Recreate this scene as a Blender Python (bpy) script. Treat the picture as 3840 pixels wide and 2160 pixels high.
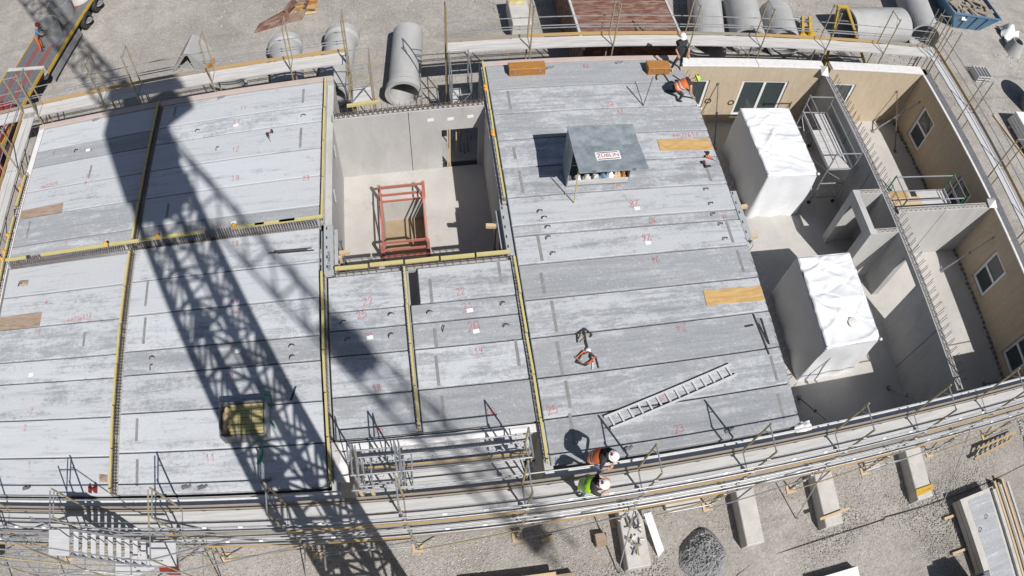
import bpy, bmesh, math, random
from mathutils import Vector, Matrix, noise as mnoise
import numpy as np
random.seed(7); rng = np.random.default_rng(11)
for o in list(bpy.data.objects): bpy.data.objects.remove(o)
SC = bpy.context.scene; COL = SC.collection
# ---------------------------------------------------------------- camera (wide lens with barrel distortion, hung on the crane)
cam = bpy.data.cameras.new("camera"); camo = bpy.data.objects.new("camera", cam); COL.objects.link(camo)
cam.type = 'PANO'; cam.panorama_type = 'FISHEYE_LENS_POLYNOMIAL'
cam.sensor_width = 36.0; cam.sensor_height = 20.25; cam.sensor_fit = 'HORIZONTAL'; cam.lens = 26.0
cam.fisheye_fov = math.radians(180)
_c = 3840/36/1000
cam.fisheye_polynomial_k0 = 0.0
cam.fisheye_polynomial_k1 = -0.34927772*_c
cam.fisheye_polynomial_k2 = 0.0
cam.fisheye_polynomial_k3 = -0.00846877*_c**3
cam.fisheye_polynomial_k4 = 0.00216354*_c**4
cam.clip_start = 0.1; cam.clip_end = 2000
camo.matrix_world = Matrix.Translation((0, 0, 19.2)) @ Matrix.Rotation(-0.2245844, 4, 'Z') @ Matrix.Rotation(0.50868054, 4, 'X') @ Matrix.Rotation(0.10020386, 4, 'Z')
SC.camera = camo
# ---------------------------------------------------------------- sky and sun
SUN = Vector((0.35, -0.72, 1.0)).normalized()
wd = bpy.data.worlds.new("World"); SC.world = wd; wd.use_nodes = True
nt = wd.node_tree; bg = nt.nodes['Background']; sky = nt.nodes.new('ShaderNodeTexSky')
sky.sky_type = 'NISHITA'; sky.sun_disc = False
sky.sun_elevation = math.asin(SUN.z); sky.sun_rotation = math.atan2(SUN.x, SUN.y)
nt.links.new(sky.outputs[0], bg.inputs[0]); bg.inputs[1].default_value = 0.055
sl = bpy.data.lights.new("sun", 'SUN'); slo = bpy.data.objects.new("sun", sl); COL.objects.link(slo)
sl.energy = 5.0; sl.angle = math.radians(0.45); sl.color = (1.0, 0.965, 0.92)
slo.rotation_euler = SUN.to_track_quat('Z', 'Y').to_euler(); slo.location = SUN*60
vs = SC.view_settings; vs.view_transform = 'Standard'; vs.look = 'None'; vs.exposure = 0.0; vs.gamma = 1.0; vs.use_curve_mapping = False
SC.render.engine = 'CYCLES'; SC.cycles.max_bounces = 6; SC.cycles.use_denoising = True
# ---------------------------------------------------------------- materials
class NB:
    def __init__(s, name):
        s.m = bpy.data.materials.new(name); s.m.use_nodes = True; s.t = s.m.node_tree
        s.b = s.t.nodes['Principled BSDF']
    def n(s, k, **kw):
        x = s.t.nodes.new('ShaderNode'+k)
        for a, v in kw.items(): setattr(x, a, v)
        return x
    def l(s, a, b): s.t.links.new(a, b)
    def coord(s, scale=(1, 1, 1), rnd=True, out='Object'):
        tc = s.n('TexCoord'); mp = s.n('Mapping'); mp.inputs['Scale'].default_value = scale
        s.l(tc.outputs[out], mp.inputs[0])
        if rnd:
            oi = s.n('ObjectInfo'); mu = s.n('Math', operation='MULTIPLY'); mu.inputs[1].default_value = 37.0
            s.l(oi.outputs['Random'], mu.inputs[0]); cx = s.n('CombineXYZ')
            for i in range(3): s.l(mu.outputs[0], cx.inputs[i])
            s.l(cx.outputs[0], mp.inputs['Location'])
        return mp.outputs[0]
    def noise(s, v, sc, det=6, rough=.6, dist=0):
        x = s.n('TexNoise'); x.inputs['Scale'].default_value = sc; x.inputs['Detail'].default_value = det
        x.inputs['Roughness'].default_value = rough; x.inputs['Distortion'].default_value = dist
        s.l(v, x.inputs['Vector']); return x.outputs['Fac']
    def voro(s, v, sc, out='Distance', feat='F1'):
        x = s.n('TexVoronoi', feature=feat); x.inputs['Scale'].default_value = sc; s.l(v, x.inputs['Vector']); return x.outputs[out]
    def ramp(s, f, *st):
        x = s.n('ValToRGB'); e = x.color_ramp.elements
        while len(e) < len(st): e.new(.5)
        for i, (p, c) in enumerate(st):
            e[i].position = p; e[i].color = (*c, 1) if not isinstance(c, (int, float)) else (c, c, c, 1)
        s.l(f, x.inputs[0]); return x.outputs[0]
    def mix(s, f, a, b, mode='MIX'):
        x = s.n('MixRGB', blend_type=mode)
        for i, v in ((0, f), (1, a), (2, b)):
            if hasattr(v, 'links'): s.l(v, x.inputs[i])
            elif isinstance(v, (int, float)): x.inputs[i].default_value = v if i == 0 else (v, v, v, 1)
            else: x.inputs[i].default_value = (*v, 1)
        return x.outputs[0]
    def math(s, op, a, b=None):
        x = s.n('Math', operation=op)
        for i, v in ((0, a), (1, b)):
            if v is None: continue
            if hasattr(v, 'links'): s.l(v, x.inputs[i])
            else: x.inputs[i].default_value = v
        return x.outputs[0]
    def bump(s, h, st=.3, d=.02):
        x = s.n('Bump'); x.inputs['Strength'].default_value = st; x.inputs['Distance'].default_value = d
        s.l(h, x.inputs['Height']); s.l(x.outputs[0], s.b.inputs['Normal'])
    def out(s, c, rough=.8, metal=0.0, spec=.3):
        if hasattr(c, 'links'): s.l(c, s.b.inputs['Base Color'])
        else: s.b.inputs['Base Color'].default_value = (*c, 1)
        if hasattr(rough, 'links'): s.l(rough, s.b.inputs['Roughness'])
        else: s.b.inputs['Roughness'].default_value = rough
        s.b.inputs['Metallic'].default_value = metal; s.b.inputs['Specular IOR Level'].default_value = spec
        return s.m
M = {}
def paint(name, c, c2=None, rough=.55, metal=0., sc=6., bump=0.0, lo=.35, hi=.7, stretch=(1, 1, 1)):
    b = NB(name); v = b.coord(stretch); f = b.noise(v, sc, 6, .65)
    col = b.mix(b.ramp(f, (lo, 0), (hi, 1)), c, c2 or tuple(x*.6 for x in c))
    if bump: b.bump(f, bump, .01)
    M[name] = b.out(col, rough, metal); return M[name]
# precast floor panels: object colour R = whiteness of the laitance, G = tone
def slab_mat():
    b = NB('slab_concrete'); v = b.coord((.22, 2.3, 1)); w = b.coord((1, 1, 1)); oi = b.n('ObjectInfo')
    sep = b.n('SeparateColor'); b.l(oi.outputs['Color'], sep.inputs[0]); wh = sep.outputs[0]; tone = sep.outputs[1]
    band = b.noise(v, 1.5, 9, .72, .6); blot = b.noise(w, 1.3, 7, .68, .5); fine = b.noise(w, 13, 5, .75); grit = b.noise(w, 60, 3, .7)
    base = b.ramp(band, (.28, (.225, .237, .255)), (.50, (.335, .35, .37)), (.74, (.43, .445, .465)))
    base = b.mix(.45, base, b.ramp(fine, (.3, (.25, .262, .28)), (.7, (.45, .465, .485))), 'MIX')
    # white laitance: bands and blotches, more of it on whiter panels
    speck = b.noise(b.coord((.8, 1.5, 1)), 7.5, 10, .9, .5); k = b.math('ADD', b.math('MULTIPLY', band, .55), b.math('MULTIPLY', blot, .36)); k = b.math('ADD', k, b.math('MULTIPLY', wh, .44)); k = b.math('ADD', k, b.math('MULTIPLY', speck, .72))
    lait = b.ramp(k, (.91, 0), (1.07, 1))
    col = b.mix(b.math('MULTIPLY', lait, .85), base, (.535, .555, .585))
    # white drips
    d = b.voro(w, 7.5); dm = b.noise(w, .9, 3, .5)
    drip = b.math('MULTIPLY', b.ramp(d, (.10, 1), (.17, 0)), b.ramp(dm, (.46, 0), (.56, 1)))
    col = b.mix(b.math('MULTIPLY', drip, .75), col, (.64, .65, .665))
    # water marks, darker
    st = b.noise(b.coord((.18, 3.2, 1)), 2.4, 5, .6); col = b.mix(b.ramp(st, (.54, 0), (.74, .5)), col, (.235, .245, .26))
    col = b.mix(1.0, col, b.ramp(grit, (.25, .74), (.75, 1.20)), 'MULTIPLY')
    tn = b.n('CombineColor'); 
    for i in range(3): b.l(tone, tn.inputs[i])
    col = b.mix(1.0, col, tn.outputs[0], 'MULTIPLY')
    b.bump(b.math('ADD', fine, b.math('MULTIPLY', grit, .6)), .35, .012)
    M['slab'] = b.out(col, .88, 0, .25)
slab_mat()
def wall_mat(name, c0, c1, stain, sc=1.2, st=.5):
    b = NB(name); v = b.coord((1, 1, .45)); a = b.noise(v, sc, 8, .65, .3); f = b.noise(b.coord(), 24, 4, .7)
    col = b.mix(b.ramp(a, (.35, 0), (.68, 1)), c0, c1); col = b.mix(b.ramp(b.noise(b.coord((1.4, 1.4, .25)), 1.9, 6, .7, .4), (.56, 0), (.74, st)), col, stain)
    pores = b.voro(b.coord(), 9); col = b.mix(b.ramp(pores, (.03, .7), (.06, 0)), col, (.12, .12, .12))
    col = b.mix(1.0, col, b.ramp(f, (.2, .86), (.8, 1.10)), 'MULTIPLY'); b.bump(f, .2, .006)
    M[name] = b.out(col, .8, 0, .3)
wall_mat('wall_concrete', (.43, .425, .415), (.52, .515, .505), (.33, .32, .30))
wall_mat('grey_concrete', (.33, .33, .325), (.42, .42, .415), (.25, .245, .235), 1.6)
wall_mat('floor_concrete', (.43, .415, .392), (.52, .503, .478), (.34, .328, .31), .7, .6)
wall_mat('pipe_concrete', (.355, .36, .36), (.445, .445, .44), (.29, .27, .25), 1.4)
wall_mat('block_concrete', (.47, .455, .43), (.58, .56, .53), (.36, .34, .31), 2.2)
wall_mat('slot_fill', (.20, .20, .20), (.30, .30, .30), (.16, .16, .16), 5)
def ground_mat():
    b = NB('ground_soil'); v = b.coord(rnd=False); big = b.noise(v, .11, 6, .6, .6); mid = b.noise(v, .9, 8, .7, .4); fine = b.noise(v, 11, 5, .75); peb = b.voro(v, 17, 'Color'); pd = b.voro(v, 17)
    col = b.mix(b.ramp(big, (.36, 0), (.64, 1)), (.355, .332, .305), (.46, .433, .402))
    col = b.mix(b.ramp(mid, (.44, 0), (.72, .8)), col, (.30, .278, .252)); col = b.mix(b.ramp(mid, (.25, .5), (.45, 0)), col, (.54, .515, .48))
    tr = b.noise(b.coord((.16, 1.3, 1), rnd=False), .8, 5, .65, .8); col = b.mix(b.ramp(tr, (.54, 0), (.68, .6)), col, (.25, .23, .205))
    g = b.n('RGBToBW'); b.l(peb, g.inputs[0]); col = b.mix(1.0, col, b.ramp(g.outputs[0], (.1, .88), (.9, 1.10)), 'MULTIPLY')
    col = b.mix(1.0, col, b.ramp(fine, (.28, .72), (.72, 1.22)), 'MULTIPLY')
    b.bump(b.math('ADD', b.math('MULTIPLY', fine, .8), b.math('MULTIPLY', b.noise(v, 38, 4, .7), .7)), .9, .045)
    M['ground'] = b.out(col, .95, 0, .15)
ground_mat()
def stone_mat():
    b = NB('stones'); v = b.coord(rnd=False); f = b.voro(v, 14, 'Color'); g = b.n('RGBToBW'); b.l(f, g.inputs[0])
    col = b.ramp(g.outputs[0], (.1, (.25, .235, .22)), (.5, (.40, .378, .352)), (.9, (.54, .515, .485))); M['stones'] = b.out(col, .9, 0, .2)
stone_mat()
def cinder():
    b = NB('dark_grit'); v = b.coord(rnd=False); f = b.noise(v, 9, 6, .75); col = b.ramp(f, (.3, (.16, .16, .165)), (.55, (.31, .31, .32)), (.75, (.46, .46, .47))); b.bump(f, .9, .06); M['grit'] = b.out(col, .9)
cinder()
paint('steel', (.44, .45, .47), (.30, .31, .33), .45, .5, 9)
paint('steel_dark', (.16, .165, .175), (.24, .24, .25), .5, .3, 8)
paint('tan_steel', (.40, .335, .20), (.26, .22, .14), .6, .05, 10)
paint('deck_metal', (.52, .525, .535), (.64, .64, .645), .6, .15, 5, .1, stretch=(.3, 3, 1))
paint('deck_worn', (.42, .41, .40), (.60, .595, .59), .75, 0, 4, .1, stretch=(.25, 4, 1))
paint('toe_wood', (.36, .315, .26), (.24, .215, .19), .85, 0, 5, .1, stretch=(.3, 4, 4))
paint('toe_yellow', (.47, .31, .12), (.40, .29, .17), .75, 0, 4, stretch=(.4, 3, 3))
paint('timber', (.60, .46, .30), (.48, .35, .21), .8, 0, 7, .1, stretch=(.5, 4, 4))
paint('ply_gold', (.46, .27, .085), (.60, .43, .22), .75, 0, 5, .15, stretch=(.5, 3, 1))
paint('ply_brown', (.27, .185, .125), (.40, .33, .28), .8, 0, 5, .15, stretch=(.5, 3, 1))
paint('box_wood', (.42, .20, .055), (.30, .13, .04), .6, 0, 6, .05, stretch=(.5, 3, 3))
paint('cap_yellow', (.50, .43, .16), (.54, .48, .25), .65, 0, 3)
paint('ring_shaded', (.20, .21, .22), (.28, .285, .29), .8, 0, 3)  # darkened concrete for the lorry rings, jib shade put into the colour
paint('trailer_red', (.26, .075, .065), (.17, .10, .10), .8, 0, 4)
paint('bar_olive', (.36, .32, .13), (.44, .39, .2), .7, 0, 4)
paint('deck_front', (.42, .418, .412), (.56, .555, .55), .8, 0, 3, .1, stretch=(.3, 5, 1))
paint('cap_orange', (.78, .36, .03), (.66, .30, .05), .5)
paint('rebar', (.17, .12, .10), (.11, .085, .075), .8, .2, 20)
paint('dark', (.035, .035, .04), (.06, .06, .065), .7)
paint('red_wood', (.48, .15, .115), (.40, .20, .16), .7, 0, 12, .1, stretch=(2, 2, 1))
paint('white_foil', (.74, .73, .72), (.62, .60, .59), .5, 0, 5, .2)
paint('pink_strip', (.50, .41, .37), (.42, .36, .33), .8, 0, 4)
paint('white_frame', (.80, .80, .80), (.72, .72, .71), .4)
paint('blue_paint', (.085, .18, .29), (.14, .24, .33), .5, 0, 5)
paint('red_paint', (.27, .035, .03), (.19, .03, .028), .55)
paint('galv_beam', (.40, .415, .425), (.33, .345, .355), .55, 0, 5)
paint('yellow_paint', (.58, .38, .04), (.45, .30, .06), .55)
paint('rust', (.17, .075, .048), (.30, .22, .19), .8, 0, 3, .2, .45, .62, (.5, 2, 1))
paint('rubber', (.03, .03, .032), (.06, .058, .055), .85)
paint('green_strap', (.02, .28, .16), (.02, .2, .13), .7)
paint('skin', (.50, .29, .20), (.44, .25, .17), .6)
paint('denim', (.12, .15, .20), (.08, .10, .14), .85, 0, 12)
paint('black_cloth', (.03, .03, .035), (.055, .055, .06), .9, 0, 12)
paint('orange_cloth', (.68, .17, .06), (.58, .13, .04), .8, 0, 8)
paint('lime_cloth', (.42, .80, .06), (.34, .68, .05), .8, 0, 8)
paint('helmet_white', (.80, .80, .80), (.74, .74, .74), .35)
paint('helmet_lime', (.45, .75, .08), (.40, .66, .06), .35)
paint('lead', (.20, .235, .265), (.32, .355, .385), .5, .1, 2.6, .05, .38, .62)
paint('spray_red', (.58, .12, .13), (.47, .30, .31), .8, 0, 12)
paint('paper', (.85, .85, .85), (.78, .78, .78), .7)
paint('navy', (.03, .035, .08), None, .6)
paint('brick_red', (.45, .035, .05), None, .6)
paint('white_bag', (.75, .76, .78), (.60, .61, .64), .5, 0, 3)
paint('pit_board', (.30, .23, .15), (.36, .28, .19), .8, 0, 2)
paint('crane_yellow', (.62, .42, .03), (.52, .36, .05), .5)
paint('reflect', (.72, .74, .74), None, .35)
def tarp():
    b = NB('tarp'); v = b.coord(); f = b.noise(v, 2.2, 5, .6, .6); col = b.mix(b.ramp(f, (.35, 0), (.7, 1)), (.77, .785, .81), (.72, .735, .76))
    b.bump(b.noise(b.coord((1.2, 2.5, 1.2)), 6, 4, .6, .8), .12, .02); M['tarp'] = b.out(col, .5, 0, .4)
tarp()
def board_wall():
    b = NB('board_wall'); v = b.coord((1, 1, .12)); a = b.noise(v, 5, 6, .7); big = b.noise(b.coord((1, 1, .5)), .9, 5, .6)
    col = b.mix(b.ramp(a, (.3, 0), (.72, 1)), (.45, .365, .26), (.55, .46, .345)); col = b.mix(b.ramp(big, (.42, 0), (.70, .55)), col, (.40, .325, .235))
    dr = b.noise(b.coord((1.4, 1.4, .7)), 1.6, 2, .5, 2.2); col = b.mix(b.ramp(dr, (.485, 0), (.5, .55)), col, (.62, .54, .43)); col = b.mix(b.ramp(dr, (.5, 0), (.515, 1)), col, b.mix(b.ramp(a, (.3, 0), (.72, 1)), (.45, .365, .26), (.54, .45, .335)))
    b.bump(a, .15, .006); M['board_wall'] = b.out(col, .8, 0, .25)
board_wall()
def glass():
    b = NB('glass'); b.out((.055, .07, .075), .06, 0, .6); M['glass'] = b.m
glass()
paint('perf', (.55, .555, .56), (.62, .62, .62), .5, .3, 6)
# ---------------------------------------------------------------- helpers
GZ = -4.0; FZ = -3.4
class MB:
    def __init__(s): s.v = []; s.f = []; s.mi = []; s.cur = 0
    def add(s, vs, fs):
        k = len(s.v); s.v += [tuple(p) for p in vs]; s.f += [tuple(i+k for i in f) for f in fs]; s.mi += [s.cur]*len(fs); return s
    def box(s, x0, x1, y0, y1, z0, z1):
        return s.add([(x0,y0,z0),(x1,y0,z0),(x1,y1,z0),(x0,y1,z0),(x0,y0,z1),(x1,y0,z1),(x1,y1,z1),(x0,y1,z1)], [(0,3,2,1),(4,5,6,7),(0,1,5,4),(1,2,6,5),(2,3,7,6),(3,0,4,7)])
    def cbox(s, x0, x1, y0, y1, z0, z1, c=.02):   # box with chamfered top edges
        return s.add([(x0,y0,z0),(x1,y0,z0),(x1,y1,z0),(x0,y1,z0),(x0,y0,z1-c),(x1,y0,z1-c),(x1,y1,z1-c),(x0,y1,z1-c),(x0+c,y0+c,z1),(x1-c,y0+c,z1),(x1-c,y1-c,z1),(x0+c,y1-c,z1)],
            [(0,3,2,1),(0,1,5,4),(1,2,6,5),(2,3,7,6),(3,0,4,7),(4,5,9,8),(5,6,10,9),(6,7,11,10),(7,4,8,11),(8,9,10,11)])
    def obox(s, c, ax, ay, az, hx, hy, hz):
        c = Vector(c); ax = Vector(ax).normalized()*hx; ay = Vector(ay).normalized()*hy; az = Vector(az).normalized()*hz
        p = [c+ax*i+ay*j+az*k for k in (-1,1) for i, j in ((-1,-1),(1,-1),(1,1),(-1,1))]
        return s.add(p, [(0,3,2,1),(4,5,6,7),(0,1,5,4),(1,2,6,5),(2,3,7,6),(3,0,4,7)])
    def bar(s, a, b, w, h, up=(0,0,1)):
        a = Vector(a); b = Vector(b); d = (b-a); L = d.length; d.normalize(); up = Vector(up); sd = d.cross(up)
        if sd.length < 1e-3: sd = d.cross(Vector((1,0,0)))
        sd.normalize(); up = sd.cross(d); return s.obox((a+b)/2, d, sd, up, L/2, w/2, h/2)
    def tube(s, a, b, r, n=6, r2=None, cap=True):
        a = Vector(a); b = Vector(b); d = (b-a).normalized(); r2 = r if r2 is None else r2
        u = d.orthogonal().normalized(); w = d.cross(u); vs = []
        for p, q in ((a, r), (b, r2)): vs += [p+(u*math.cos(2*math.pi*i/n)+w*math.sin(2*math.pi*i/n))*q for i in range(n)]
        fs = [(i, (i+1) % n, n+(i+1) % n, n+i) for i in range(n)]
        if cap: fs += [tuple(range(n-1, -1, -1)), tuple(range(n, 2*n))]
        return s.add(vs, fs)
    def path(s, pts, r, n=5):
        for a, b in zip(pts[:-1], pts[1:]): s.tube(a, b, r, n)
        return s
    def lathe(s, prof, n=24, c=(0,0,0), axis='z', close=False):
        vs = []; m = len(prof)
        for i in range(n):
            t = 2*math.pi*i/n; cs, sn = math.cos(t), math.sin(t)
            for r, h in prof:
                p = (r*cs, r*sn, h) if axis == 'z' else ((h, r*cs, r*sn) if axis == 'x' else (r*cs, h, r*sn))
                vs.append((p[0]+c[0], p[1]+c[1], p[2]+c[2]))
        fs = [(i*m+j, ((i+1) % n)*m+j, ((i+1) % n)*m+j+1, i*m+j+1) for i in range(n) for j in range(m-1)]
        if close: fs += [(i*m+m-1, ((i+1) % n)*m+m-1, ((i+1) % n)*m, i*m) for i in range(n)]
        return s.add(vs, fs)
    def poly(s, pts, z0, z1):
        n = len(pts); vs = [(x, y, z0) for x, y in pts]+[(x, y, z1) for x, y in pts]
        return s.add(vs, [tuple(range(n-1, -1, -1)), tuple(range(n, 2*n))]+[(i, (i+1) % n, n+(i+1) % n, n+i) for i in range(n)])
    def mesh(s, name, mats, off=(0,0,0), smooth=False):
        me = bpy.data.meshes.new(name); me.from_pydata([(x-off[0], y-off[1], z-off[2]) for x, y, z in s.v], [], s.f)
        for m in (mats if isinstance(mats, (list, tuple)) else [mats]): me.materials.append(M[m])
        if any(s.mi): me.polygons.foreach_set('material_index', s.mi)
        if smooth: me.polygons.foreach_set('use_smooth', [True]*len(me.polygons))
        bm = bmesh.new(); bm.from_mesh(me); bmesh.ops.recalc_face_normals(bm, faces=bm.faces); bm.to_mesh(me); bm.free()
        return me
    def build(s, name, mats, parent=None, smooth=False, loc=None, kind=None):
        if loc is None:
            if parent is not None: loc = tuple(wl(parent))
            else:
                a = np.array(s.v); loc = (float((a[:,0].min()+a[:,0].max())/2), float((a[:,1].min()+a[:,1].max())/2), float(a[:,2].min()))
        return link(name, s.mesh(name, mats, loc, smooth), loc, parent, kind)
def wl(o):
    p = Vector(o.location)
    while o.parent is not None: o = o.parent; p += Vector(o.location)
    return p
def link(name, me, loc, parent=None, kind=None, rot=None):
    o = bpy.data.objects.new(name, me); COL.objects.link(o); l = Vector(loc)
    if parent is not None: o.parent = parent; l = l-wl(parent)
    o.location = l
    if rot is not None: o.rotation_mode = 'QUATERNION'; o.rotation_quaternion = rot
    if kind: o['kind'] = kind
    return o
def tag(o, label, cat, group=None):
    o['label'] = label; o['category'] = cat
    if group: o['group'] = group
    return o
def thing(name, label, cat, loc, group=None):
    o = bpy.data.objects.new(name, None); COL.objects.link(o); o.location = loc; o.empty_display_size = .2
    return tag(o, label, cat, group)
def struct(o): o['kind'] = 'structure'; return o
CACHE = {}
def rod(name, a, b, r, mat, parent, n=6):     # a straight tube; alike ones share mesh data
    a = Vector(a); b = Vector(b); L = (b-a).length; k = ('rod', round(L, 2), r, mat, n)
    if k not in CACHE: CACHE[k] = MB().tube((0,0,0), (0,0,L), r, n).mesh(name, mat)
    return link(name, CACHE[k], a, parent, rot=Vector((0,0,1)).rotation_difference((b-a).normalized()))
def plank(name, a, b, w, h, mat, parent, up=(0,0,1)):
    a = Vector(a); b = Vector(b); d = b-a; L = d.length; d.normalize(); k = ('plank', round(L, 2), w, h, mat)
    if k not in CACHE: CACHE[k] = MB().obox((0,0,0), (1,0,0), (0,1,0), (0,0,1), L/2, w/2, h/2).mesh(name, mat)
    up = Vector(up); y = up.cross(d).normalized(); z = d.cross(y)
    return link(name, CACHE[k], (a+b)/2, parent, rot=Matrix((d, y, z)).transposed().to_quaternion())
def one(name, mb, mats, label, cat, group=None, smooth=False): return tag(mb.build(name, mats, smooth=smooth), label, cat, group)
DIG = {'0': [[(0,.2),(.1,0),(.4,0),(.5,.2),(.5,.8),(.4,1),(.1,1),(0,.8),(0,.2)]], '1': [[(.1,.75),(.3,1),(.3,0)]], '2': [[(0,.8),(.15,1),(.4,1),(.5,.75),(.05,0),(.55,.02)]],
 '3': [[(0,.9),(.2,1),(.45,.9),(.42,.6),(.2,.52),(.48,.4),(.45,.1),(.2,0),(0,.1)]], '4': [[(.35,1),(0,.35),(.55,.4)],[(.42,.7),(.36,0)]], '5': [[(.5,1),(.08,.98),(.05,.55),(.35,.6),(.5,.35),(.35,.03),(0,.05)]],
 '6': [[(.45,1),(.1,.65),(0,.25),(.15,0),(.42,.05),(.48,.3),(.3,.45),(.03,.3)]], '7': [[(0,.95),(.52,1),(.15,0)],[(.08,.5),(.42,.55)]], '8': [[(.25,.52),(.05,.7),(.1,.95),(.3,1),(.45,.85),(.4,.65),(.08,.35),(.02,.12),(.2,0),(.42,.05),(.48,.25),(.25,.52)]],
 '9': [[(.45,.7),(.3,.5),(.08,.6),(.05,.85),(.25,1),(.45,.9),(.45,.6),(.3,0)]], '-': [[(.05,.5),(.45,.5)]], 'E': [[(.5,1),(.03,1),(0,0),(.5,0)],[(.02,.52),(.4,.52)]]}
def strokes(mb, txt, x, y, h, ang=0., w=.035, z=.004):
    ca, sa = math.cos(ang), math.sin(ang); cx = 0; T = []
    for ch in txt:
        for st in DIG.get(ch, []): T.append([((px*.95+cx)+random.uniform(-.03,.03), py+.15*px+random.uniform(-.03,.03)) for px, py in st])
        cx += .72
    tw = cx-.2
    for st in T:
        P = [Vector((x+((a-tw/2)*ca-(c-.5)*sa)*h, y+((a-tw/2)*sa+(c-.5)*ca)*h, z)) for a, c in st]
        for a, c in zip(P[:-1], P[1:]):
            d = (c-a); 
            if d.length < 1e-4: continue
            d.normalize(); s = Vector((-d.y, d.x, 0))*w/2; a2 = a-d*w*.3; c2 = c+d*w*.3
            mb.add([a2-s, c2-s, c2+s, a2+s], [(0,1,2,3)])
def text_mesh(txt, size, mat, z=0.0):
    cu = bpy.data.curves.new('lettering', 'FONT'); cu.body = txt; cu.size = size; cu.align_x = 'CENTER'; cu.align_y = 'CENTER'; cu.extrude = 0.002
    o = bpy.data.objects.new('lettering', cu); COL.objects.link(o); bpy.context.view_layer.update()
    me = bpy.data.meshes.new_from_object(o.evaluated_get(bpy.context.evaluated_depsgraph_get())); bpy.data.objects.remove(o); bpy.data.curves.remove(cu)
    me.materials.clear(); me.materials.append(M[mat]); return me
# ---------------------------------------------------------------- setting: ground and ground floor
def ground():
    xs = np.concatenate([[-400,-200,-100,-60],np.linspace(-40,50,91),[70,110,200,400]]); ys = np.concatenate([[-300,-120,-60],np.linspace(-30,60,91),[80,120,220,500]])
    v = []; 
    for yy in ys:
        for xx in xs:
            z = GZ; 
            if -45 < xx < 60 and -40 < yy < 70:
                amp = .10 if (yy > 23 or yy < 2.5 or xx > 26) else .0
                z += amp*mnoise.noise(Vector((xx*.23, yy*.23, .3))) + amp*.5*mnoise.noise(Vector((xx*.8, yy*.8, 4)))
            v.append((xx, yy, z))
    n = len(xs); f = [(j*n+i, j*n+i+1, (j+1)*n+i+1, (j+1)*n+i) for j in range(len(ys)-1) for i in range(n-1) if not (-6 < xs[i] < 4 and 10 < ys[j] < 17)]
    me = bpy.data.meshes.new('ground'); me.from_pydata(v, [], f); me.materials.append(M['ground']); me.polygons.foreach_set('use_smooth', [True]*len(f))
    struct(link('ground', me, (0,0,0)))
ground()
PX0, PX1, PY0, PY1 = -1.42, .10, 13.98, 16.30      # shaft pit
fl = MB()
for a in ((-15.0, -3.0, 5.0, 19.55), (2.6, 22.4, 5.0, 19.55), (-3.0, PX0, 6.15, 17.9), (PX1, 2.6, 6.15, 17.9), (PX0, PX1, 6.15, PY0), (PX0, PX1, PY1, 17.9)): fl.box(a[0], a[1], a[2], a[3], GZ-.3, FZ)
struct(fl.build('ground_floor', 'floor_concrete'))
pit = MB(); pit.box(PX0-.2, PX1+.2, PY0-.2, PY1+.2, -4.75, -4.55)
pt = thing('lift_pit', 'rectangular concrete lift pit with brown board bottom inside red guard frame', 'pit', ((PX0+PX1)/2, (PY0+PY1)/2, -4.75))
pit.build('pit_bottom', 'pit_board', pt)
for nm, a in (('pit_wall', (PX0-.2, PX0+.005, PY0-.2, PY1+.2)), ('pit_wall', (PX1-.005, PX1+.2, PY0-.2, PY1+.2)), ('pit_wall', (PX0+.005, PX1-.005, PY0-.2, PY0+.005)), ('pit_wall', (PX0+.005, PX1-.005, PY1-.005, PY1+.2))):
    MB().box(*a, -4.55, FZ-.004).build(nm, 'wall_concrete', pt)
# ---------------------------------------------------------------- floor decks of precast panels
LOOPMB = MB()
def arc(cx, cy, r, h, a):
    ca, sa = math.cos(a), math.sin(a); P = [Vector((cx+ca*r*math.cos(t), cy+sa*r*math.cos(t), h*math.sin(t))) for t in np.linspace(-.1, math.pi+.1, 8)]; return P
def loop(parent, x, y, a=0.):
    m = MB().path(arc(x, y, .085, .11, a), .014, 5); m.build('lifting_loop', 'dark', parent)
def deck(label, X0, X1, Y, white, nums=(), loops=(), tags=(), slots=(), tone=(.94, 1.06), xs=None):
    t = thing('floor_deck', label, 'floor deck', ((X0+X1)/2, (Y[0]+Y[-1])/2, -.25)); P = []
    for i in range(len(Y)-1):
        y1, y0 = Y[i], Y[i+1]; m = MB(); g = .024
        if xs and i in xs: x0, x1 = xs[i]
        else: x0, x1 = X0, X1
        m.cbox(x0, x1+random.uniform(-.015,.015), y0+g, y1-g, -.25, random.uniform(-.006,.003), .018)
        o = m.build('floor_panel', 'slab', t, loc=((x0+x1)/2, (y0+y1)/2, 0)); w = white[i % len(white)]; k = random.uniform(*tone)
        o.color = (w, k, 1, 1); P.append(o)
    def at(y): return next((P[i] for i in range(len(P)) if Y[i+1] <= y <= Y[i]), P[0])
    for tx, x, y, h, a in nums:
        m = MB(); strokes(m, tx, x, y, h*.78, a, .02); m.build('spray_number', 'spray_red', at(y))
    for x, y, a in loops: loop(at(y), x, y, a)
    for x, y in tags: MB().obox((x, y, .006), (math.cos(.1), math.sin(.1), 0), (-math.sin(.1), math.cos(.1), 0), (0,0,1), .09, .06, .003).build('paper_tag', 'paper', at(y))
    for x, y, L in slots: MB().obox((x, y, .001), (0,1,0), (1,0,0), (0,0,1), L/2, .045, .003).build('filled_slot', 'slot_fill', at(y))
    return t
pi = math.pi
YA = [19.60, 18.42, 17.62, 16.44, 15.25, 14.03, 13.16]
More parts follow.
